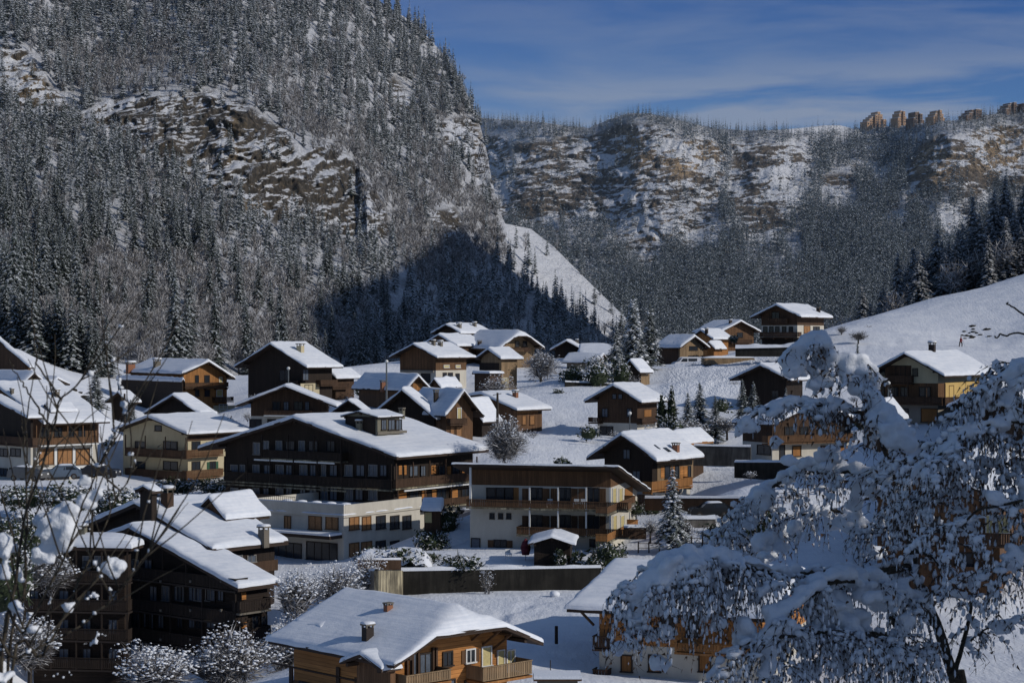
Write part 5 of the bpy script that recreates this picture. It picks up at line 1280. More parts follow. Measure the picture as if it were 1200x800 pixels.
wall('garden_wall', (800, 190), (838, 190), 607, 607, .9, .8, m_concrete('pale_concrete', (.3, .28, .24), (.1, .09, .08)), 'pale block wall with snow slab below the parked car', cap=.25)
wall('garden_wall', (662, 292), (735, 294), 447, 450, 1.5, .5, M['darkwall'], 'dark low wall at the foot of the snowy hedge on the field', cap=.15)
wall('planter', (731, 186), (757, 186), 617, 617, 1.2, .6, BR, 'brown planter box with snow beside the balcony house', 'planter', .2)
# wire and rail fences
def fence(pts, D, hgt, n, label, mat=None, group=None):
    a = gpos(pts[0], D[0]); b = gpos(pts[1], D[1]); e = empty('wooden_fence', a); tag(e, label, 'fence')
    mb = MB(); mr = MB(); prev = None
    for k in range(n+1):
        t = k/n; x = a[0]+(b[0]-a[0])*t; y = a[1]+(b[1]-a[1])*t; z = gz1(x, y); q = (x-a[0], y-a[1], z-a[2])
        p0 = MB(); p0.box(q[0]-.06, q[0]+.06, q[1]-.06, q[1]+.06, q[2]-.3, q[2]+hgt); p0.build('post', mat or BR, e)
        if prev:
            for f in (.45, .85): mr.bar((prev[0], prev[1], prev[2]+hgt*f), (q[0], q[1], q[2]+hgt*f), .04, 0, 4)
        prev = q
    mr.build('rail', mat or BR, e)
fence((748, 900), (184, 180), 1.1, 12, 'dark rail fence along the garden right of the slender spruce')
fence((880, 1000), (200, 203), 1.0, 9, 'rail fence above the dark rubble wall')
fence((1108, 1190), (224, 224), 1.0, 7, 'rail fence in the snow right of the beige gabled chalet')
# poles ---------------------------------------------------------------
def pole(px, D, top, r, label, lamp=False, arm=False, base=None, wood_=True):
    x, y, z = gpos(px, D); z = CZ-(base-400)/F*D if base else z; hh = CZ-(top-400)/F*D-z
    e = empty('street_lamp' if lamp else 'utility_pole', (x, y, z)); tag(e, label, 'street lamp' if lamp else 'utility pole')
    mb = MB(); mb.tube([(0, 0, -1.5), (0, 0, hh*.6), (0, 0, hh)], [r*1.2, r, r*.8], 0, 8); mb.build('pole', M['trunk'] if wood_ else M['metal'], e)
    if lamp:
        mb = MB(); mb.bar((0, 0, hh), (0, 0, hh+.15), .12, 0, 8); mb.build('lamp_collar', M['metal'], e)
        blobs('lamp_globe', [(0, 0, hh+.32)], [(.26, .26, .24)], [M['white']], e, I2, 3, 0)
    if arm:
        mb = MB(); mb.bar((-.6, 0, hh-.3), (.5, 0, hh-.1), .05, 0, 6); mb.build('cross_arm', M['metal'], e)
pole(453, 262, 426, .12, 'tall street lamp with white globe above the chalet with the narrow orange gable', True, base=458, wood_=False)
pole(583, 240, 460, .16, 'wooden utility pole left of the reddish brown chalet', arm=True, base=490)
pole(146, 262, 461, .16, 'grey utility pole left of the beige house', base=575)
pole(338, 276, 434, .08, 'thin street lamp in front of the tall dark chalet', True, base=452, wood_=False)
pole(738, 238, 487, .07, 'short street lamp in front of the brown field chalet', True, base=515, wood_=False)
pole(903, 122, 773, .09, 'bent dark street lamp in front of the orange and white house', True, base=820, wood_=False)
pole(1041, 218, 452, .10, 'street lamp in front of the beige gabled chalet', True, base=500, wood_=False)
pole(399, 330, 432, .05, 'thin pole right of the tall dark chalet', base=460)
# small dark marker and snow topped post on the lower field
def stake(px, D, top, base, r, label, mat, cap):
    b = P(px, base, D); hh = (base-top)/F*D; e = empty('marker_post', b); tag(e, label, 'post'); mb = MB(); mb.tube([(0, 0, -.5), (0, 0, hh)], [r, r*.95], 0, 8); mb.build('post', mat, e)
    if cap: blobs('snow_cap', [(0, 0, hh+.1)], [(r*1.7, r*1.7, r*1.1)], [M['clump_snow']], e, I2, 4, .03)
stake(652, 140, 733, 746, .13, 'short dark marker post standing alone in the shaded lower snowfield', M['dark'], False)
stake(650, 166, 697, 708, .28, 'brown stump with round snow cap below the long dark wall', BR, True)
stake(645, 118, 773, 792, .03, 'thin reed like stick in the snow right of the log chalet', M['dark_twig'], False)
# flat covered box bottom centre
b = P(653, 796, 108); e = empty('chimney_block', (b.x, b.y, b.z)); tag(e, 'low stone block with flat snowy lid right of the log chalet', 'stone block')
mb = MB(); mb.box(-1.15, 1.15, -.8, .8, -3, .1); mb.build('masonry', M['stone'], e); mb = MB(); mb.box(-1.38, 1.38, -1.0, 1.0, .1, .2); mb.build('lid', BR, e); mb = MB(); mb.box(-1.36, 1.36, -.98, .98, .203, .38); mb.build('snow_cap', M['clump_snow'], e)

# vehicles ------------------------------------------------------------
def car(px, D, rz, col, label, kind='car', base=None, snow=True, sc=1.0, cat=None):
    x, y, z = gpos(px, D); z = CZ-(base-400)/F*D if base else z
    e = empty('parked_van' if kind == 'van' else 'parked_car', (x, y, z), R(rz)); tag(e, label, cat or ('van' if kind == 'van' else 'car'), 'vehicles parked in the village')
    pm = plain('car_paint', col, .25, .1, .15)
    prof_ = [(-2.1, .35), (-2.1, .85), (-1.75, .98), (-1.0, 1.02), (-.45, 1.45), (1.3, 1.48), (2.0, .98), (2.1, .4)] if kind == 'car' else \
        [(-2.5, .4), (-2.5, 1.0), (-2.25, 1.2), (-1.6, 1.35), (-1.05, 2.0), (-.7, 2.1), (2.4, 2.1), (2.5, 1.9), (2.5, .4)]
    w_ = .85 if kind == 'car' else .98; n_ = len(prof_); mb = MB()
    ps = []
    for sy in (-1, 1):
        for q, zz in prof_: ps.append((q, sy*w_*(1 if zz < 1.05 else (.86 if kind == 'car' else .93)), zz))
    mb.pts(ps, [(k, (k+1) % n_, n_+(k+1) % n_, n_+k) for k in range(n_)]+[tuple(range(n_)), tuple(range(2*n_-1, n_-1, -1))])
    bd = mb.build('body', pm, e)
    bv = bd.modifiers.new('bev', 'BEVEL'); bv.width = .08; bv.segments = 2
    for wx_ in ((-1.3, 1.3) if kind == 'car' else (-1.6, 1.6)):
        for sy in (-1, 1):
            mb = MB(); mb.bar((wx_, sy*(w_-.18), .32), (wx_, sy*(w_+.03), .32), .33, 0, 14); wl = mb.build('wheel', M['dark'], e)
            mb = MB(); mb.bar((wx_, sy*(w_+.028), .32), (wx_, sy*(w_+.045), .32), .19, 0, 10); mb.build('rim', M['metal'], wl)
    mb = MB()
    for sy in (-1, 1):
        s1 = sy*(w_*.89) if kind == 'car' else sy*(w_*.965)
        if kind == 'car':
            mb.pts([(-.85, sy*w_*.93, 1.05), (-.38, s1, 1.38), (.35, s1, 1.40), (.35, sy*w_*.95, 1.05)], [(0, 1, 2, 3)]); mb.pts([(.45, sy*w_*.95, 1.05), (.45, s1, 1.40), (1.2, s1, 1.38), (1.7, sy*w_*.93, 1.05)], [(0, 1, 2, 3)])
        else: mb.pts([(-1.4, sy*w_*1.005, 1.35), (-1.0, sy*w_*.96, 1.9), (-.2, sy*w_*.96, 1.9), (-.2, sy*w_*1.005, 1.35)], [(0, 1, 2, 3)]); mb.pts([(0, sy*w_*1.005, 1.4), (0, sy*w_*.96, 1.9), (1.6, sy*w_*.96, 1.9), (1.6, sy*w_*1.005, 1.4)], [(0, 1, 2, 3)])
    if kind == 'car': mb.pts([(-1.02, -.72, 1.04), (-.47, -.66, 1.42), (-.47, .66, 1.42), (-1.02, .72, 1.04)], [(0, 1, 2, 3)])
    else: mb.pts([(-1.64, -.85, 1.40), (-1.1, -.82, 1.96), (-1.1, .82, 1.96), (-1.64, .85, 1.40)], [(0, 1, 2, 3)])
    mb.build('window', M['glass'], e)
    for sy in (-1, 1):
        mb = MB(); xf = -2.12 if kind == 'car' else -2.53; mb.box(xf, xf+.08, sy*w_*.72-.15, sy*w_*.72+.15, .68, .84); mb.build('headlight', M['white'], e)
    if snow:
        xs, z0 = ((-.45, 1.3), 1.5) if kind == 'car' else ((-.8, 2.4), 2.12)
        V = []; 
        for i in range(9):
            for j in range(7):
                u, v = i/8, j/6*2-1; e_ = min(1, 5*u, 5*(1-u))**.5*(1-v**4)**.5; V.append((xs[0]+(xs[1]-xs[0])*u, v*w_*.86, z0-.03+.2*e_))
        grid_mesh('snow_cap', V, 9, 7, [M['clump_snow']], e)
    return e
car(805, 332, 12, (.55, .56, .58), 'white van parked left of the orange plank barn', 'van', base=432.5, snow=False)
car(72, 206, 15, (.10, .13, .17), 'blue grey car parked under the balcony of the edge house', base=561)
car(118, 216, 170, (.03, .03, .035), 'dark car parked between the edge house and the beige house', base=560)
car(33, 204, 160, (.12, .12, .12), 'car buried under a thick snow hood at the left edge', base=563)
car(545, 210, 40, (.02, .025, .04), 'black car parked between the hotel and the balcony house', base=612)
car(832, 192, 8, (.02, .022, .025), 'dark car parked behind the pale block wall', base=606)
car(990, 206, 150, (.03, .03, .05), 'dark car behind the branches of the big snowy tree', base=602)
# plank stack / hay trailer in front of the barn
b = P(853, 428, 322); e = empty('plank_stack', (b.x, b.y, b.z), R(14)); tag(e, 'long snow capped stack of orange planks in front of the plank barn', 'plank stack')
mb = MB(); 
for k in range(5): mb.box(-4.6+.1*(k % 2), 4.6-.15*(k % 3), -.9, .9, .2+k*.22, .4+k*.22)
mb.build('planks', TN, e); grid_mesh('snow_cap', [(-4.7+9.4*i/20, -1+2*j/6, 1.3+.35*(min(1, 4*i/20, 4*(1-i/20))*(1-(j/3-1)**4))**.5) for i in range(21) for j in range(7)], 21, 7, [M['clump_snow']], e)
# snow heap between hotel and balcony house
hp = P(524, 651, 195); V = []
for i in range(41):
    for j in range(41):
        x = -4.6+9.2*i/40; y = -4.6+9.2*j/40; r2 = (x/(2.3 if x < 0 else 4.5))**2+(y/2.8)**2; V.append((x*1.25, y, 2.9*math.exp(-r2**1.1*.7)*(1+.10*float(vn(x*.9, y*.9, 0, 5)))+.08*float(vn(x*3, y*3, 0, 6))-.25))
o = grid_mesh('snow_heap', V, 41, 41, [M['snow']], loc=(hp.x, hp.y, hp.z)); tag(o, 'tall shoveled snow heap between hotel podium and balcony house', 'snow heap')
# garden furniture behind the wall
def chair(px, D, base, label, rz=0, sc=1.0):
    b = P(px, base, D); e = empty('garden_chair', b, R(rz)); tag(e, label, 'chair')
    for sx in (-.22, .22):
        for sy in (-.22, .22): mb = MB(); mb.box(sx-.025, sx+.025, sy-.025, sy+.025, 0, .45); mb.build('leg', M['white'], e)
    mb = MB(); mb.box(-.26, .26, -.26, .26, .45, .49); mb.build('seat', M['white'], e); mb = MB(); mb.box(-.26, .26, .22, .27, .49, .95); mb.build('backrest', M['white'], e)
    mb = MB(); mb.box(-.24, .24, -.24, .21, .492, .6); mb.build('snow_cap', M['clump_snow'], e)
chair(596, 176.5, 655, 'white garden chair on the terrace of the balcony house', 20)
for k, (px_, lb) in enumerate(((644, 'white chair standing left on the upper long balcony'), (675, 'white chair right of the middle on the upper long balcony'), (683, 'rightmost white chair on the upper long balcony'))):
    t, z = BALC.hit('F', px_, 595, 1.0); X_, Y_ = BALC.xy(t, BALC.of-1.0)
    e = chair(px_, Y_, 595.6, lb, -15)
for k in range(5):
    t = PODIUM.W-1.6-k*2.05; X_, Y_ = PODIUM.xy(t, 2.2); e = empty('round_table', (X_, Y_, PODIUM.ze+.1)); tag(e, ('rightmost', 'second from the right', 'middle', 'second from the left', 'leftmost')[k]+' round snow topped table on the hotel terrace', 'table')
    mb = MB(); mb.bar((0, 0, 0), (0, 0, .7), .05, 0, 6); mb.build('leg', M['dark'], e); mb = MB(); mb.bar((0, 0, .7), (0, 0, .74), .62, 0, 16); mb.build('table_top', M['dark'], e); blobs('snow_cap', [(0, 0, .76)], [(.60, .60, .2)], [M['clump_snow']], e, I2, 2, .02)
# log pile and umbrella by the garden shed
b = P(616, 656, 178); e = empty('parasol', b); tag(e, 'folded dark red parasol leaning left of the garden shed', 'parasol')
mb = MB(); mb.tube([(0, 0, 0), (0, 0, 2.1)], [.03, .03]); mb.build('pole', M['metal'], e); mb = MB(); mb.tube([(0, 0, .5), (0, 0, 1.2), (0, 0, 1.7), (0, 0, 2.05)], [.35, .5, .34, .05], 0, 10); mb.build('canopy', plain('red_cloth', (.13, .02, .03), .8), e, True)

# skier on the meadow --------------------------------------------------
def person(px, D, base, label):
    b = P(px, base, D); b.z = gz1(b.x, b.y)-.02; e = empty('person', b, R(20)); tag(e, label, 'person')
    J = [(0, 0, .95), (0, 0, 1.15), (.02, 0, 1.42), (.03, 0, 1.53), (.05, 0, 1.68), (-.11, 0, .9), (-.20, .02, .5), (-.30, .03, .06), (-.18, .03, .02), (.11, 0, .9), (.22, 0, .5), (.20, 0, .06), (.32, 0, .02),
         (.02, -.2, 1.38), (.10, -.28, 1.12), (.30, -.26, 1.0), (.02, .2, 1.38), (.0, .29, 1.1), (.22, .28, .98)]
    Ed = [(0, 1), (1, 2), (2, 3), (3, 4), (0, 5), (5, 6), (6, 7), (7, 8), (0, 9), (9, 10), (10, 11), (11, 12), (2, 13), (13, 14), (14, 15), (2, 16), (16, 17), (17, 18)]
    Rr = [.16, .16, .18, .06, .11, .11, .075, .05, .05, .11, .075, .05, .05, .08, .055, .04, .08, .055, .04]
    me = bpy.data.meshes.new('body'); me.from_pydata(J, Ed, []); o = bpy.data.objects.new('body', me); link(o, e); me.materials.append(plain('red_jacket', (.30, .03, .025), .8))
    mdf = o.modifiers.new('skin', 'SKIN'); sv = me.skin_vertices[0].data
    for k, q in enumerate(Rr): sv[k].radius = (q, q)
    sv[0].use_root = True; sb = o.modifiers.new('sub', 'SUBSURF'); sb.levels = 1; sb.render_levels = 1
    blobs('hair', [(.04, 0, 1.74)], [(.11, .10, .10)], [M['dark']], e, I2, 2, 0)
    mb = MB(); mb.tube([(-.36, -.02, 0), (-.25, .0, .5), (-.15, 0, .92)], [.075, .10, .13], 0, 8); mb.tube([(.22, 0, .0), (.24, 0, .5), (.12, 0, .92)], [.075, .10, .13], 0, 8); mb.build('trousers', M['dark'], e, True)
    for sy in (-.34, .34): mb = MB(); mb.bar((.32, sy*.8, 1.0), (.55, sy, .02), .012, 0, 5); mb.build('pole', M['dark'], e)
person(1126, 328, 415, 'person in a red jacket walking across the open snowfield with two poles')
# smoke-free rooftops: stones poking out of the snow bank at the left and on the meadow
g = np.random.default_rng(8)
for (x0, x1, y0, y1, D0, n_, lb, nm) in ((85, 112, 455, 470, 292, 14, 'dark stones poking out of the snow bank left of the orange chalet', 'rocks'), (1120, 1160, 378, 388, 345, 16, 'dark stones breaking through the upper snowfield', 'rocks')):
    C = []; S = []
    for k in range(n_):
        px_ = g.uniform(x0, x1); D = D0+g.uniform(-4, 4); q = gpos(px_, D); C.append((q[0], q[1], q[2]+.05)); s_ = g.uniform(.2, .5); S.append((s_*1.6, s_, s_*.8))
    o = blobs('rock_scatter', C, S, [M['darkwall']], None, I1, 5, .2); tag(o, lb, nm, kind='stuff')

# small shrubs tucked between the chalets
g = np.random.default_rng(44); protos = []
for k, (px_, b, D) in enumerate(((655, 462, 286), (480, 470, 262), (625, 512, 236), (690, 512, 243), (560, 548, 214), (600, 552, 205), (660, 545, 215), (830, 510, 245), (250, 490, 272), (268, 500, 262), (290, 492, 272), (410, 470, 284), (425, 462, 292), (382, 482, 262), (142, 500, 280), (128, 520, 262),
      (180, 505, 268), (860, 455, 290), (960, 430, 285), (985, 440, 270), (1000, 470, 250), (845, 480, 262), (840, 520, 232), (700, 600, 196), (745, 600, 198), (640, 655, 177), (740, 450, 296), (860, 398, 345), (905, 412, 318), (812, 432, 322), (1010, 500, 232), (1100, 500, 232), (1160, 500, 232), (765, 600, 200), (880, 560, 208), (925, 585, 200), (330, 500, 262), (300, 470, 282), (560, 470, 288), (532, 468, 292), (700, 425, 350), (735, 405, 340))):
    s_ = g.uniform(1.0, 2.0); w_ = s_*F/D*1.5
    bush(px_, D, b+3, w_, s_*F/D*.95, 'small snow laden shrub tucked between the chalets', 'snowy_shrub', 'bush', 'small shrubs between the chalets', 170, .45, 22, bool(k % 3 == 0), 300+k, False)
# ================================================================ FOREGROUND TREES
def curve(pts, n):
    P_ = np.array(pts, float); t = np.linspace(0, len(P_)-1, n); i = np.clip(t.astype(int), 0, len(P_)-2); f = (t-i)[:, None]
    g_ = lambda k: P_[np.clip(i+k, 0, len(P_)-1)]
    p0, p1, p2, p3 = g_(-1), g_(0), g_(1), g_(2)
    return .5*((2*p1)+(-p0+p2)*f+(2*p0-5*p1+4*p2-p3)*f*f+(-p0+3*p1-3*p2+p3)*f**3)
def px_curve(pts, n):
    return curve([tuple(P(*p)) for p in pts], n)
def remesh_blobs(name, C, S, vox, mat, parent, noise_amp=.03, nsc=5, seed=1):
    o = blobs(name, C, S, [mat], None, I2, seed, .05); md = o.modifiers.new('r', 'REMESH'); md.mode = 'VOXEL'; md.voxel_size = vox; md.use_smooth_shade = True
    dg = bpy.context.evaluated_depsgraph_get(); ev = o.evaluated_get(dg); me = bpy.data.meshes.new_from_object(ev)
    old = o.data; o.modifiers.clear(); o.data = me; bpy.data.meshes.remove(old)
    me.materials.clear(); me.materials.append(mat)
    n_ = len(me.vertices); co_ = np.empty(n_*3, np.float32); me.vertices.foreach_get('co', co_); co_ = co_.reshape(-1, 3)
    nr = np.empty(n_*3, np.float32); me.vertices.foreach_get('normal', nr); nr = nr.reshape(-1, 3)
    d = noise_amp*fbm(co_[:, 0]*nsc, co_[:, 1]*nsc, co_[:, 2]*nsc, 4, seed)
    co_ = co_+nr*d[:, None]; me.vertices.foreach_set('co', co_.astype(np.float32).ravel()); me.update()
    me.polygons.foreach_set('use_smooth', np.ones(len(me.polygons), bool))
    if parent: o.parent = parent
    return o
class Fore:
    def __init__(s, name, label, cat, base, seed):
        s.e = empty(name, base); tag(s.e, label, cat); s.b = np.array(base); s.r = random.Random(seed); s.seed = seed
        s.rv = []; s.rf = []; s.C = []; s.S = []; s.bc = []; s.bs = []; s.lv = []; s.big = []
    def limb(s, pts, w0, w1, n=24, part='limb', rough_=.02):
        c = px_curve(pts, n); D = pts[0][2]; k = D/F
        c += s.seed*0+rough_*np.stack([vn(np.arange(n)*.7, j, s.r.random()*50, 3) for j in range(3)], 1)
        mb = MB(); rad = np.linspace(w0, w1, n)*k/2; mb.tube([tuple(q-s.b) for q in c], list(rad), 0, 8 if w0 > 6 else 5)
        mb.build(part, M['bark2'], s.e, True); return c, rad
    def snow_on(s, c, rad, thick, cov=.8, D=18.0):
        k = D/F
        for q in range(len(c)-1):
            for t in (0, .33, .66):
                if s.r.random() > cov: continue
                p = c[q]*(1-t)+c[q+1]*t; th = thick*k*(.6+.7*s.r.random()); s.C.append((p[0]+s.r.gauss(0, th*.25), p[1]+s.r.gauss(0, th*.25), p[2]+rad[q]+th*.35)); s.S.append((th*.8, th*.8, th*.62))
    def clump(s, px, py, D, rx, ry, n=None):
        """a heavy snow cushion of many lobes"""
        k = D/F; n = n or int(8+rx*ry/42)
        for _ in range(n):
            a = s.r.uniform(0, 6.283); q = s.r.random()**.5; x = px+rx*q*math.cos(a)*.8; y = py+ry*q*math.sin(a)*.75
            p = P(x, y, D+s.r.uniform(-1, 1)*rx*k*.6); rr_ = min(rx, ry)*k*s.r.uniform(.26, .66); s.C.append(tuple(p)); s.S.append((rr_*1.1, rr_*1.1, rr_*.9))
    def twig(s, a, b, w, m=0):
        a = np.array(a); b = np.array(b); d = b-a; u = np.cross(d, np.array([s.r.uniform(-.3, .3), 1, s.r.uniform(-.3, .3)])); nn = np.linalg.norm(u)
        if nn < 1e-9: return
        u = u/nn*w; v = np.cross(d, u); v = v/np.linalg.norm(v)*w; i = len(s.rv); s.rv += [a+u, a-u*.5+v*.87, a-u*.5-v*.87, b]; s.rf += [(i, i+1, i+3), (i+1, i+2, i+3), (i+2, i, i+3)]
    def droop(s, p, L, D, dirx=0., diry=0., bead=.75, leaf=.5, bw=1.0):
        """thin hanging twig coated with beads of snow"""
        n = max(3, int(L/.075)); st = L/n; p = np.array(p, float); vx, vy, vz = dirx, diry, s.r.uniform(-.2, .35); k = D/F
        for q in range(n):
            vz -= .28; vx *= .93; vy *= .93; vx += s.r.gauss(0, .07); vy += s.r.gauss(0, .07); m_ = math.sqrt(vx*vx+vy*vy+vz*vz); nx = p+np.array([vx, vy, vz])/m_*st
            s.twig(p, nx, .0055+.004*(1-q/n))
            if s.r.random() < bead:
                rr_ = k*s.r.choice((.6, .9, 1.2, 1.6, 2.3))*s.r.uniform(.8, 1.25)*bw*(1.3-.7*q/n); s.bc.append((p+nx)/2+np.array([0, 0, rr_*.3])); h_ = abs(vz)/m_; s.bs.append((rr_*(1+2.6*(1-h_)), rr_*.95, rr_*.9+.028*h_*s.r.uniform(.7, 1.3)))
            if s.r.random() < .6:
                t = nx+np.array([s.r.gauss(0, .05), s.r.gauss(0, .05), -s.r.uniform(.03, .10)]); s.twig(nx, t, .003)
                if s.r.random() < leaf: s.lv.append(t)
                if s.r.random() < bead*.3: rr_ = k*s.r.uniform(.5, 1.0)*bw; s.bc.append(t); s.bs.append((rr_, rr_, rr_*2.2))
            p = nx
    def spray(s, c, D, n, side=.9, L=(.3, .8), nd=7, bead=.6, leaf=.5, f0=0., f1=1., bw=1., snow=1.7, up=.25):
        """arching side shoots along a limb with hanging twigs below them"""
        for _ in range(n):
            q = int((f0+(f1-f0)*s.r.random())*(len(c)-1)); p = np.array(c[q]); a = s.r.uniform(0, 6.283); ln = side*s.r.uniform(.35, 1.1)
            dx, dy = math.cos(a), math.sin(a)*.8; m_ = 6; pts = [p]; vz = up*s.r.uniform(.5, 2.2)
            for k in range(m_):
                vz -= .22; pts.append(pts[-1]+np.array([dx, dy, vz])*ln/m_)
            for k in range(m_): s.twig(pts[k], pts[k+1], .011*(1-k/m_)+.004)
            rad = np.full(m_+1, .006); s.snow_on(np.array(pts), rad, snow*s.r.uniform(.9, 2.6), .55, D)
            for k in range(nd):
                u = s.r.random(); i = min(m_-1, int(u*m_)); f = u*m_-i; s.droop(pts[i]*(1-f)+pts[i+1]*f, s.r.uniform(*L), D, dx*.5+s.r.gauss(0, .25), dy*.5+s.r.gauss(0, .25), bead*s.r.choice((.5, 1.0, 1.3)), leaf, bw)
    def finish(s, vox=.03, amp=.03):
        np_mesh('twigs', np.array(s.rv)-s.b, np.array(s.rf), [M['dark_twig']], None, False, s.e)
        if s.bc: blobs('twig_snow', np.array(s.bc)-s.b, np.array(s.bs), [M['clump_snow']], s.e, I1, s.seed, .2)
        if s.lv:
            g = np.random.default_rng(s.seed); L_v = np.array(s.lv)-s.b; n_ = len(L_v); a = g.normal(size=(n_, 3))*.016; b_ = g.normal(size=(n_, 3))*.016; b_[:, 2] -= .03
            np_mesh('dry_leaves', np.stack([L_v, L_v+a, L_v+b_], 1).reshape(-1, 3), np.arange(n_*3).reshape(-1, 3), [M['brown_leaf']], None, False, s.e)
        if s.C: remesh_blobs('snow', np.array(s.C)-s.b, np.array(s.S), vox, M['clump_snow'], s.e, amp, 6, s.seed)
M['dark_twig'] = plain('grey_twig', (.06, .048, .04), .9)
M['bark2'] = leafmat('mossy_bark', [(.35, (.018, .014, .011)), (.65, (.07, .058, .04))], .9, 14)
D1 = 18.0
x0 = P(1135, 860, D1); T = Fore('snow_laden_tree', 'big weeping tree bent by heavy snow clumps in the right foreground', 'tree', (x0.x, x0.y, gz1(x0.x, x0.y)), 5)
bz = T.b[2]; bpy_ = 400-(bz-CZ)/D1*F
tr, rt = T.limb([(1140, bpy_+25, D1), (1128, 860, D1), (1118, 797, D1), (1098, 734, D1), (1079, 690, D1), (1071, 660, D1), (1063, 621, D1), (1052, 575, D1), (1036, 525, D1), (1012, 470, D1), (985, 428, D1), (962, 400, D1)], 15, 3.5, 46, 'trunk')
A_, ra = T.limb([(1092, 730, 18), (1064, 708, 17.7), (1030, 688, 17.4), (992, 680, 17), (955, 692, 16.7), (925, 718, 16.5), (905, 755, 16.4), (895, 800, 16.4)], 11, 3)
B_, rb = T.limb([(1071, 664, 18), (1012, 672, 17.7), (960, 672, 17.4), (917, 674, 17), (880, 665, 16.8), (845, 655, 16.6), (810, 652, 16.5), (785, 662, 16.4), (764, 684, 16.3), (752, 715, 16.3), (744, 742, 16.3)], 9, 2.2, 30)
C_, rc = T.limb([(1052, 575, 18), (1010, 556, 18.2), (960, 548, 18.5), (918, 562, 18.7), (886, 586, 18.8), (862, 618, 18.9), (850, 650, 18.9)], 7, 2)
D_, rd_ = T.limb([(1063, 621, 18), (1020, 618, 18.4), (980, 600, 18.8), (940, 604, 19), (905, 626, 19.2), (880, 650, 19.2)], 6, 2)
E_, re_ = T.limb([(1020, 486, 18), (985, 478, 18), (950, 474, 18), (915, 476, 18), (885, 488, 18), (862, 512, 18)], 5, 1.6)
F_, rf_ = T.limb([(1005, 462, 18), (1030, 480, 17.8), (1052, 500, 17.6), (1070, 530, 17.5)], 4.5, 2)
G_, rg_ = T.limb([(985, 428, 18), (1003, 424, 18), (1016, 438, 18), (1023, 462, 18)], 4, 1.6)
H_, rh_ = T.limb([(965, 402, 18), (948, 402, 18), (932, 418, 18), (925, 445, 18)], 4, 1.6)
I_, ri_ = T.limb([(1119, 800, 18), (1124, 770, 17.9), (1134, 735, 17.8), (1138, 695, 17.8), (1140, 668, 17.8)], 7, 2.5)
J_, rj_ = T.limb([(1076, 810, 18), (1068, 780, 17.9), (1056, 745, 17.7), (1044, 722, 17.6)], 9, 4)
K_, rk_ = T.limb([(1128, 755, 17.9), (1150, 742, 17.8), (1180, 728, 17.6), (1215, 720, 17.5)], 3, 1.6)
L_l, rl_ = T.limb([(1065, 640, 18), (1090, 652, 17.7), (1105, 672, 17.6), (1112, 700, 17.5)], 4, 1.5)
for c, r_, th, cv in ((A_, ra, 12, .8), (B_, rb, 9, .8), (C_, rc, 9, .75), (D_, rd_, 7, .7), (E_, re_, 6, .6), (F_, rf_, 9, .8), (G_, rg_, 9, .8), (H_, rh_, 9, .8), (K_, rk_, 3, .7), (L_l, rl_, 4, .7), (I_, ri_, 3, .5), (tr[24:], rt[24:], 5, .5)):
    T.snow_on(c, r_, th, cv, D1)
for q in ((955, 403, 18, 20, 12), (938, 425, 18, 13, 24), (975, 425, 18, 22, 12), (1002, 436, 18, 20, 14), (1015, 458, 18, 10, 12), (960, 447, 18, 14, 12), (1030, 492, 17.7, 18, 14), (1048, 508, 17.6, 20, 15), (1066, 524, 17.5, 10, 8),
          (795, 662, 16.4, 38, 16), (770, 678, 16.3, 20, 14), (820, 668, 16.4, 16, 18), (858, 660, 16.6, 18, 11), (893, 662, 16.8, 14, 7), (772, 708, 16.3, 12, 14), (744, 728, 16.2, 12, 9), (734, 748, 16.2, 7, 10), (782, 738, 16.3, 9, 9), (745, 705, 16.3, 12, 10), (838, 730, 16.4, 12, 9),
          (1000, 690, 17.2, 40, 14), (1035, 700, 17.4, 22, 16), (970, 715, 17, 24, 20), (990, 740, 17, 20, 18), (950, 745, 16.8, 16, 26), (1010, 725, 17.2, 14, 16), (985, 780, 17, 14, 14), (940, 790, 16.8, 18, 14), (1045, 770, 17.3, 11, 18), (1060, 735, 17.5, 9, 12), (905, 725, 16.5, 18, 18), (870, 745, 16.5, 14, 20), (1020, 795, 17.2, 16, 10),
          (893, 586, 18.7, 15, 13), (875, 608, 18.8, 10, 12), (925, 562, 18.7, 10, 8), (1013, 565, 18.3, 16, 18), (1004, 590, 18.4, 12, 14), (965, 600, 18.8, 16, 9), (1046, 608, 18, 9, 9), (915, 620, 19.1, 14, 10), (905, 482, 18, 14, 8), (950, 482, 18, 18, 7), (880, 500, 18, 9, 9), (1140, 680, 17.8, 8, 8), (1175, 735, 17.6, 14, 9), (1148, 640, 17.6, 9, 8)):
    T.clump(*q)
for c_, D_c, n_c in ((A_, 17, 9), (B_, 16.6, 16), (C_, 18.5, 9), (D_, 19, 7), (E_, 18, 4), (tr[20:34], 18, 7)):     # snow pillows caught in the hanging twigs
    for _ in range(n_c):
        q_ = c_[T.r.randrange(3, len(c_))]; x_ = 600+F*q_[0]/q_[1]; y_ = 400-(q_[2]-CZ)*F/q_[1]; T.clump(x_+T.r.uniform(-30, 30), y_+T.r.uniform(8, 78), D_c+T.r.uniform(-.3, .3), T.r.uniform(8, 17), T.r.uniform(7, 13))
T.spray(A_, 17, 20, .38, (.25, .8), 7, .9, .5, .15, 1.); T.spray(B_, 16.5, 38, .30, (.3, .8), 7, .9, .5, .35, .85); T.spray(B_, 16.5, 9, .22, (.15, .35), 6, .9, .5, .8, 1.); T.spray(B_, 17, 8, .3, (.15, .5), 5, .8, .6, 0, .45); T.spray(C_, 18.5, 22, .40, (.2, .5), 6, .85, .8, .1, 1.)
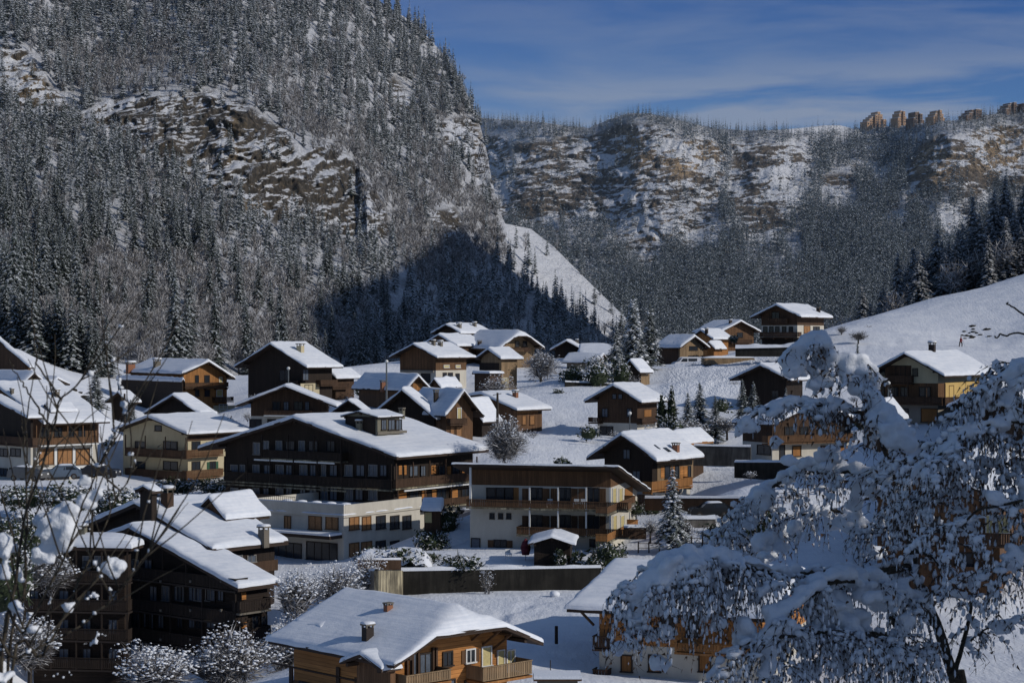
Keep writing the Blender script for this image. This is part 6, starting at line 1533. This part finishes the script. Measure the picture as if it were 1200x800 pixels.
T.spray(D_, 19, 16, .35, (.15, .45), 6, .85, .5, .1, 1.); T.spray(E_, 18, 18, .28, (.12, .35), 6, .5, 1., .1, 1.); T.spray(F_, 17.7, 6, .25, (.12, .3), 6, .5, 1.); T.spray(G_, 18, 8, .22, (.1, .26), 6, .45, 1.); T.spray(H_, 18, 8, .22, (.1, .26), 6, .45, 1.)
T.spray(tr[20:], 18, 26, .5, (.15, .4), 5, .6, .9); T.spray(J_, 17.5, 9, .45, (.25, .6), 6, .85, .5, .3); T.spray(I_, 17.8, 8, .5, (.12, .35), 5, .35, .4, .4); T.spray(K_, 17.6, 6, .35, (.12, .3), 4, .4, .4); T.spray(L_l, 17.6, 6, .35, (.12, .3), 4, .4, .6)
low_pts = [(1050, 745, 17.6), (1000, 742, 16.9), (950, 742, 16.6), (905, 748, 16.4), (860, 762, 16.3), (830, 800, 16.2)]
lowl, rl2 = T.limb(low_pts, 6, 2); T.snow_on(lowl, rl2, 6, .5, 16.5); T.spray(lowl, 16.4, 30, .5, (.3, .8), 7, .95, .5)
T.finish(.026, .06)
# second tree at the right edge
x0 = P(1285, 900, 16.5); U = Fore('snow_laden_tree', 'tree reaching in from the right edge with dense drooping snowy twigs', 'tree', (x0.x, x0.y, gz1(x0.x, x0.y)), 9)
bq = 400-(U.b[2]-CZ)/16.5*F
tu, ru = U.limb([(1290, bq+25, 16.5), (1285, 850, 16.5), (1270, 700, 16.5), (1262, 600, 16.5), (1250, 500, 16.5), (1235, 420, 16.5), (1222, 380, 16.5)], 22, 5, 30, 'trunk')
lim = [([(1255, 530, 16.5), (1215, 500, 16.4), (1170, 495, 16.3), (1128, 512, 16.2), (1090, 540, 16.1), (1062, 568, 16.1)], 7, 9), ([(1260, 580, 16.5), (1215, 550, 16.5), (1170, 543, 16.6), (1120, 560, 16.7), (1085, 590, 16.7)], 6, 5),
       ([(1240, 450, 16.5), (1205, 428, 16.4), (1180, 440, 16.4), (1158, 468, 16.4), (1140, 500, 16.4)], 5, 9), ([(1265, 640, 16.5), (1220, 590, 16.2), (1175, 590, 16), (1130, 610, 15.9), (1105, 640, 15.9)], 5, 4),
       ([(1268, 690, 16.5), (1235, 650, 16.2), (1200, 650, 16.1), (1178, 670, 16), (1165, 705, 16)], 5, 6), ([(1232, 410, 16.5), (1215, 385, 16.5), (1190, 362, 16.5), (1180, 356, 16.5)], 3, 1), ([(1245, 425, 16.5), (1215, 392, 16.6), (1180, 392, 16.6), (1165, 394, 16.6)], 3, 1)]
for k, (pp, w_, th) in enumerate(lim):
    th *= .7 if th > 2 else 1
    c, r_ = U.limb(pp, w_, 1.8, 22); U.snow_on(c, r_, th, .85 if th > 2 else .3, 16.4)
    if k < 5: U.spray(c, 16.3, (34, 26, 14, 14, 10)[k], .55, (.2, .5), 7, .85, .7, .12, 1.)
for q in ((1085, 552, 16.1, 18, 12), (1110, 528, 16.2, 20, 11), (1140, 508, 16.3, 18, 10), (1195, 440, 16.4, 16, 16), (1185, 470, 16.4, 12, 12), (1200, 425, 16.4, 10, 8), (1165, 582, 16, 11, 10), (1185, 655, 16, 14, 12), (1200, 570, 16.2, 10, 14), (1130, 545, 16.3, 14, 8), (1150, 606, 16, 12, 7), (1188, 640, 16, 9, 9), (1170, 500, 16.3, 16, 8)): U.clump(*q)
U.finish(.026, .055)
# twiggy shrub at the left edge, close to the camera
D2 = 8.5
x0 = P(-40, 900, D2); S2 = Fore('bare_shrub', 'leafless shrub with long thin shoots and soft snow balls in the left foreground', 'shrub', (x0.x, x0.y, gz1(x0.x, x0.y)), 13)
rs = random.Random(3); bq = 400-(S2.b[2]-CZ)/D2*F
st = [([(-40, bq, D2), (-5, 850, D2), (5, 760, D2), (20, 660, D2), (38, 580, D2), (62, 500, D2), (74, 465, D2), (100, 440, D2), (130, 375, D2), (150, 340, D2)], 5.5, .8),
      ([(72, 468, D2), (60, 450, D2), (44, 425, D2), (38, 380, D2), (40, 310, D2), (46, 240, D2)], 3, .6), ([(60, 505, D2), (40, 470, D2), (20, 440, D2), (10, 420, D2)], 3, .8),
      ([(-20, bq, D2), (10, 830, 8.7), (50, 770, 8.7), (90, 690, 8.7), (120, 620, 8.7), (150, 560, 8.7), (190, 520, 8.7)], 5, .8), ([(-10, bq, D2), (0, 800, 8.3), (30, 740, 8.3), (75, 650, 8.3), (110, 560, 8.3), (140, 500, 8.3), (160, 455, 8.3)], 4.5, .7),
      ([(-60, bq, D2), (-30, 820, 8), (20, 770, 8), (80, 740, 8), (130, 700, 8), (180, 640, 8), (220, 590, 8)], 4.5, .7), ([(-30, bq, D2), (10, 800, 8.9), (28, 700, 8.9), (30, 600, 8.9), (28, 520, 8.9), (24, 480, 8.9)], 5, 1)]
lims = []
for pp, a, b in st: lims.append(S2.limb(pp, a, b, 34, 'branch', .012))
for k in range(58):     # side shoots
    c, r_ = lims[rs.choice((0, 3, 4, 5, 6, 3, 4, 5))]; q = rs.randrange(9, 30); p = c[q].copy(); dx = rs.uniform(-.35, .9); v = np.array([dx, rs.uniform(-.4, .4), rs.uniform(.3, 1.1)]); v /= np.linalg.norm(v); ln = rs.uniform(.25, .8); pts = [p]
    for j in range(7): v = v+np.array([rs.gauss(0, .06), rs.gauss(0, .06), .04]); pts.append(pts[-1]+v/np.linalg.norm(v)*ln/7)
    mb = MB(); mb.tube([tuple(t-S2.b) for t in pts], list(np.linspace(.005, .0018, 8)), 0, 4); mb.build('shoot', M['bark2'], S2.e)
    if rs.random() < .5 and pts[3][0] > -3: S2.snow_on(np.array(pts[:5]), np.full(5, .004), rs.uniform(1.5, 4), .5, D2)
for q in ((66, 622, D2, 20, 28), (52, 650, D2, 20, 14), (80, 602, D2, 13, 16), (103, 590, 8.6, 12, 15), (98, 562, 8.6, 7, 13), (112, 578, 8.6, 9, 9), (133, 666, 8.6, 13, 11), (10, 640, D2, 12, 16), (4, 670, D2, 10, 18), (108, 699, 8.6, 11, 5), (80, 711, 8.4, 12, 7),
          (6, 792, 8.2, 20, 9), (40, 738, 8.3, 10, 6), (105, 752, 8.4, 15, 4), (70, 790, 8.3, 24, 5), (118, 744, 8.4, 9, 5), (20, 710, 8.3, 8, 10)): S2.clump(*q, n=int(7+q[3]*q[4]/26))
for c, r_ in lims[3:6]: S2.snow_on(c[6:22], r_[6:22], 2.5, .3, D2)
S2.rv = S2.rv or [np.zeros(3)]*4; S2.rf = S2.rf or [(0, 1, 2)]
if len(S2.rf) > 1: pass
S2.C = list(S2.C); S2.bc = []
remesh_blobs('snow', np.array(S2.C)-S2.b, np.array(S2.S), .012, M['clump_snow'], S2.e, .024, 13, 3)

# unseen spruces added outside the frame, towards the sun, to shade the foreground
for k, (x_, y_, h_, w_) in enumerate(((21.5, 9.5, 21, 22), (23.5, 6.0, 19, 20), (24.0, 13.0, 23, 23), (20.5, 3.0, 16, 17))):
    z_ = gz1(x_, y_); V, Fc, mi = conifer_tpl(300+k, 40, 14, .17, .6, 3, .08); e = empty('spruce_tree', (x_, y_, z_))
    tag(e, ('broad', 'slightly shorter', 'tallest', 'smallest')[k]+' unseen spruce added beyond the right edge to shade the weeping tree', 'spruce tree')
    np_mesh('crown', V*np.array([w_, w_, h_]), Fc, [M['needle'], M['dust']], mi, False, e); tv, tf, tm = trunk_tpl(.016, .95); np_mesh('trunk', tv*np.array([w_, w_, h_]), tf, [M['trunk']], tm, True, e)
# ================================================================ CAMERA, LIGHT, SKY
cam = bpy.data.cameras.new('camera'); co = bpy.data.objects.new('camera', cam); COL.objects.link(co)
co.location = (0, 0, CZ); co.rotation_euler = (R(90), 0, 0); cam.sensor_width = 36; cam.lens = 36*F/1200
cam.dof.use_dof = True; cam.dof.focus_distance = 170; cam.dof.aperture_fstop = 9.0; cam.clip_start = .5; cam.clip_end = 20000; scene.camera = co
sun = bpy.data.lights.new('sun', 'SUN'); sun.energy = 2.9; sun.angle = R(.5); sun.color = (1, .945, .87)
so = bpy.data.objects.new('sun', sun); COL.objects.link(so); so.rotation_euler = (-SD).to_track_quat('-Z', 'Y').to_euler()
w = bpy.data.worlds.new('World'); scene.world = w; w.use_nodes = True; nt = w.node_tree; bg = nt.nodes['Background']
sky = nt.nodes.new('ShaderNodeTexSky'); sky.sky_type = 'NISHITA'; sky.sun_disc = False; sky.sun_elevation = SUN_EL
sky.sun_rotation = math.atan2(SD.x, SD.y); sky.altitude = 1200; sky.air_density = 1.0; sky.dust_density = .3; sky.ozone_density = 3.5
L_ = nt.links
def wn(t, **k):
    n_ = nt.nodes.new(t)
    for a, b in k.items(): setattr(n_, a, b)
    return n_
tc = wn('ShaderNodeTexCoord'); sep = wn('ShaderNodeSeparateXYZ'); L_.new(tc.outputs['Generated'], sep.inputs[0])
# deep blue gradient by elevation multiplied over the physical sky, then thin cirrus
rp = wn('ShaderNodeValToRGB'); L_.new(sep.outputs['Z'], rp.inputs[0])
e = rp.color_ramp.elements; e[0].position = 0.0; e[0].color = (.72, .80, .92, 1); e[1].position = .20; e[1].color = (.19, .34, .66, 1)
x_ = e.new(.10); x_.color = (.40, .54, .78, 1); x_ = e.new(.45); x_.color = (1.0, 1.0, 1.0, 1)
mu = wn('ShaderNodeMix', data_type='RGBA', blend_type='MULTIPLY'); mu.inputs[0].default_value = 1; L_.new(sky.outputs[0], mu.inputs[6]); L_.new(rp.outputs[0], mu.inputs[7])
mp = wn('ShaderNodeMapping'); mp.inputs['Scale'].default_value = (5.0, 5.0, 34.0); mp.inputs['Rotation'].default_value = (0, R(3), 0); L_.new(tc.outputs['Generated'], mp.inputs[0])
no = wn('ShaderNodeTexNoise'); no.inputs['Scale'].default_value = 1.6; no.inputs['Detail'].default_value = 7; no.inputs['Roughness'].default_value = .55; no.inputs['Distortion'].default_value = .4
L_.new(mp.outputs[0], no.inputs['Vector'])
r2 = wn('ShaderNodeValToRGB'); L_.new(no.outputs['Fac'], r2.inputs[0]); q = r2.color_ramp.elements; q[0].position = .38; q[0].color = (0, 0, 0, 1); q[1].position = .58; q[1].color = (1, 1, 1, 1)
# cloud bank low on the right
r3 = wn('ShaderNodeValToRGB'); L_.new(sep.outputs['Z'], r3.inputs[0]); q = r3.color_ramp.elements
q[0].position = .128; q[0].color = (1, 1, 1, 1); q[1].position = .150; q[1].color = (.32, .32, .32, 1)
r4 = wn('ShaderNodeMath', operation='MULTIPLY_ADD'); L_.new(sep.outputs['X'], r4.inputs[0]); r4.inputs[1].default_value = 1.3; r4.inputs[2].default_value = .62; r4.use_clamp = True
m5 = wn('ShaderNodeMath', operation='MULTIPLY')
mm = wn('ShaderNodeMath', operation='MULTIPLY'); L_.new(r2.outputs[0], mm.inputs[0]); L_.new(r3.outputs[0], m5.inputs[0]); L_.new(r4.outputs[0], m5.inputs[1]); L_.new(m5.outputs[0], mm.inputs[1])
mc = wn('ShaderNodeMix', data_type='RGBA'); L_.new(mm.outputs[0], mc.inputs[0]); L_.new(mu.outputs[2], mc.inputs[6]); mc.inputs[7].default_value = (2.7, 3.25, 4.4, 1)
L_.new(mc.outputs[2], bg.inputs[0]); bg.inputs[1].default_value = .092
scene.view_settings.view_transform = 'Standard'; scene.view_settings.look = 'None'; scene.view_settings.exposure = 0
scene.cycles.max_bounces = 5; scene.cycles.diffuse_bounces = 3; scene.cycles.use_adaptive_sampling = True

# thin winter haze lying in the valley between the village and the far mountain wall
mh = bpy.data.materials.new('valley_haze'); mh.use_nodes = True; hn = mh.node_tree; hn.nodes.remove(hn.nodes['Principled BSDF'])
vs = hn.nodes.new('ShaderNodeVolumeScatter'); vs.inputs['Color'].default_value = (.62, .80, 1.0, 1); vs.inputs['Density'].default_value = .00004; vs.inputs['Anisotropy'].default_value = .0
hn.links.new(vs.outputs[0], hn.nodes['Material Output'].inputs['Volume'])
mb = MB(); mb.box(-1600, 440, 470, 4200, CZ-220, CZ+520); hz = mb.build('haze', mh); tag(hz, 'thin bluish winter haze filling the valley behind the village', 'haze', None, 'structure')
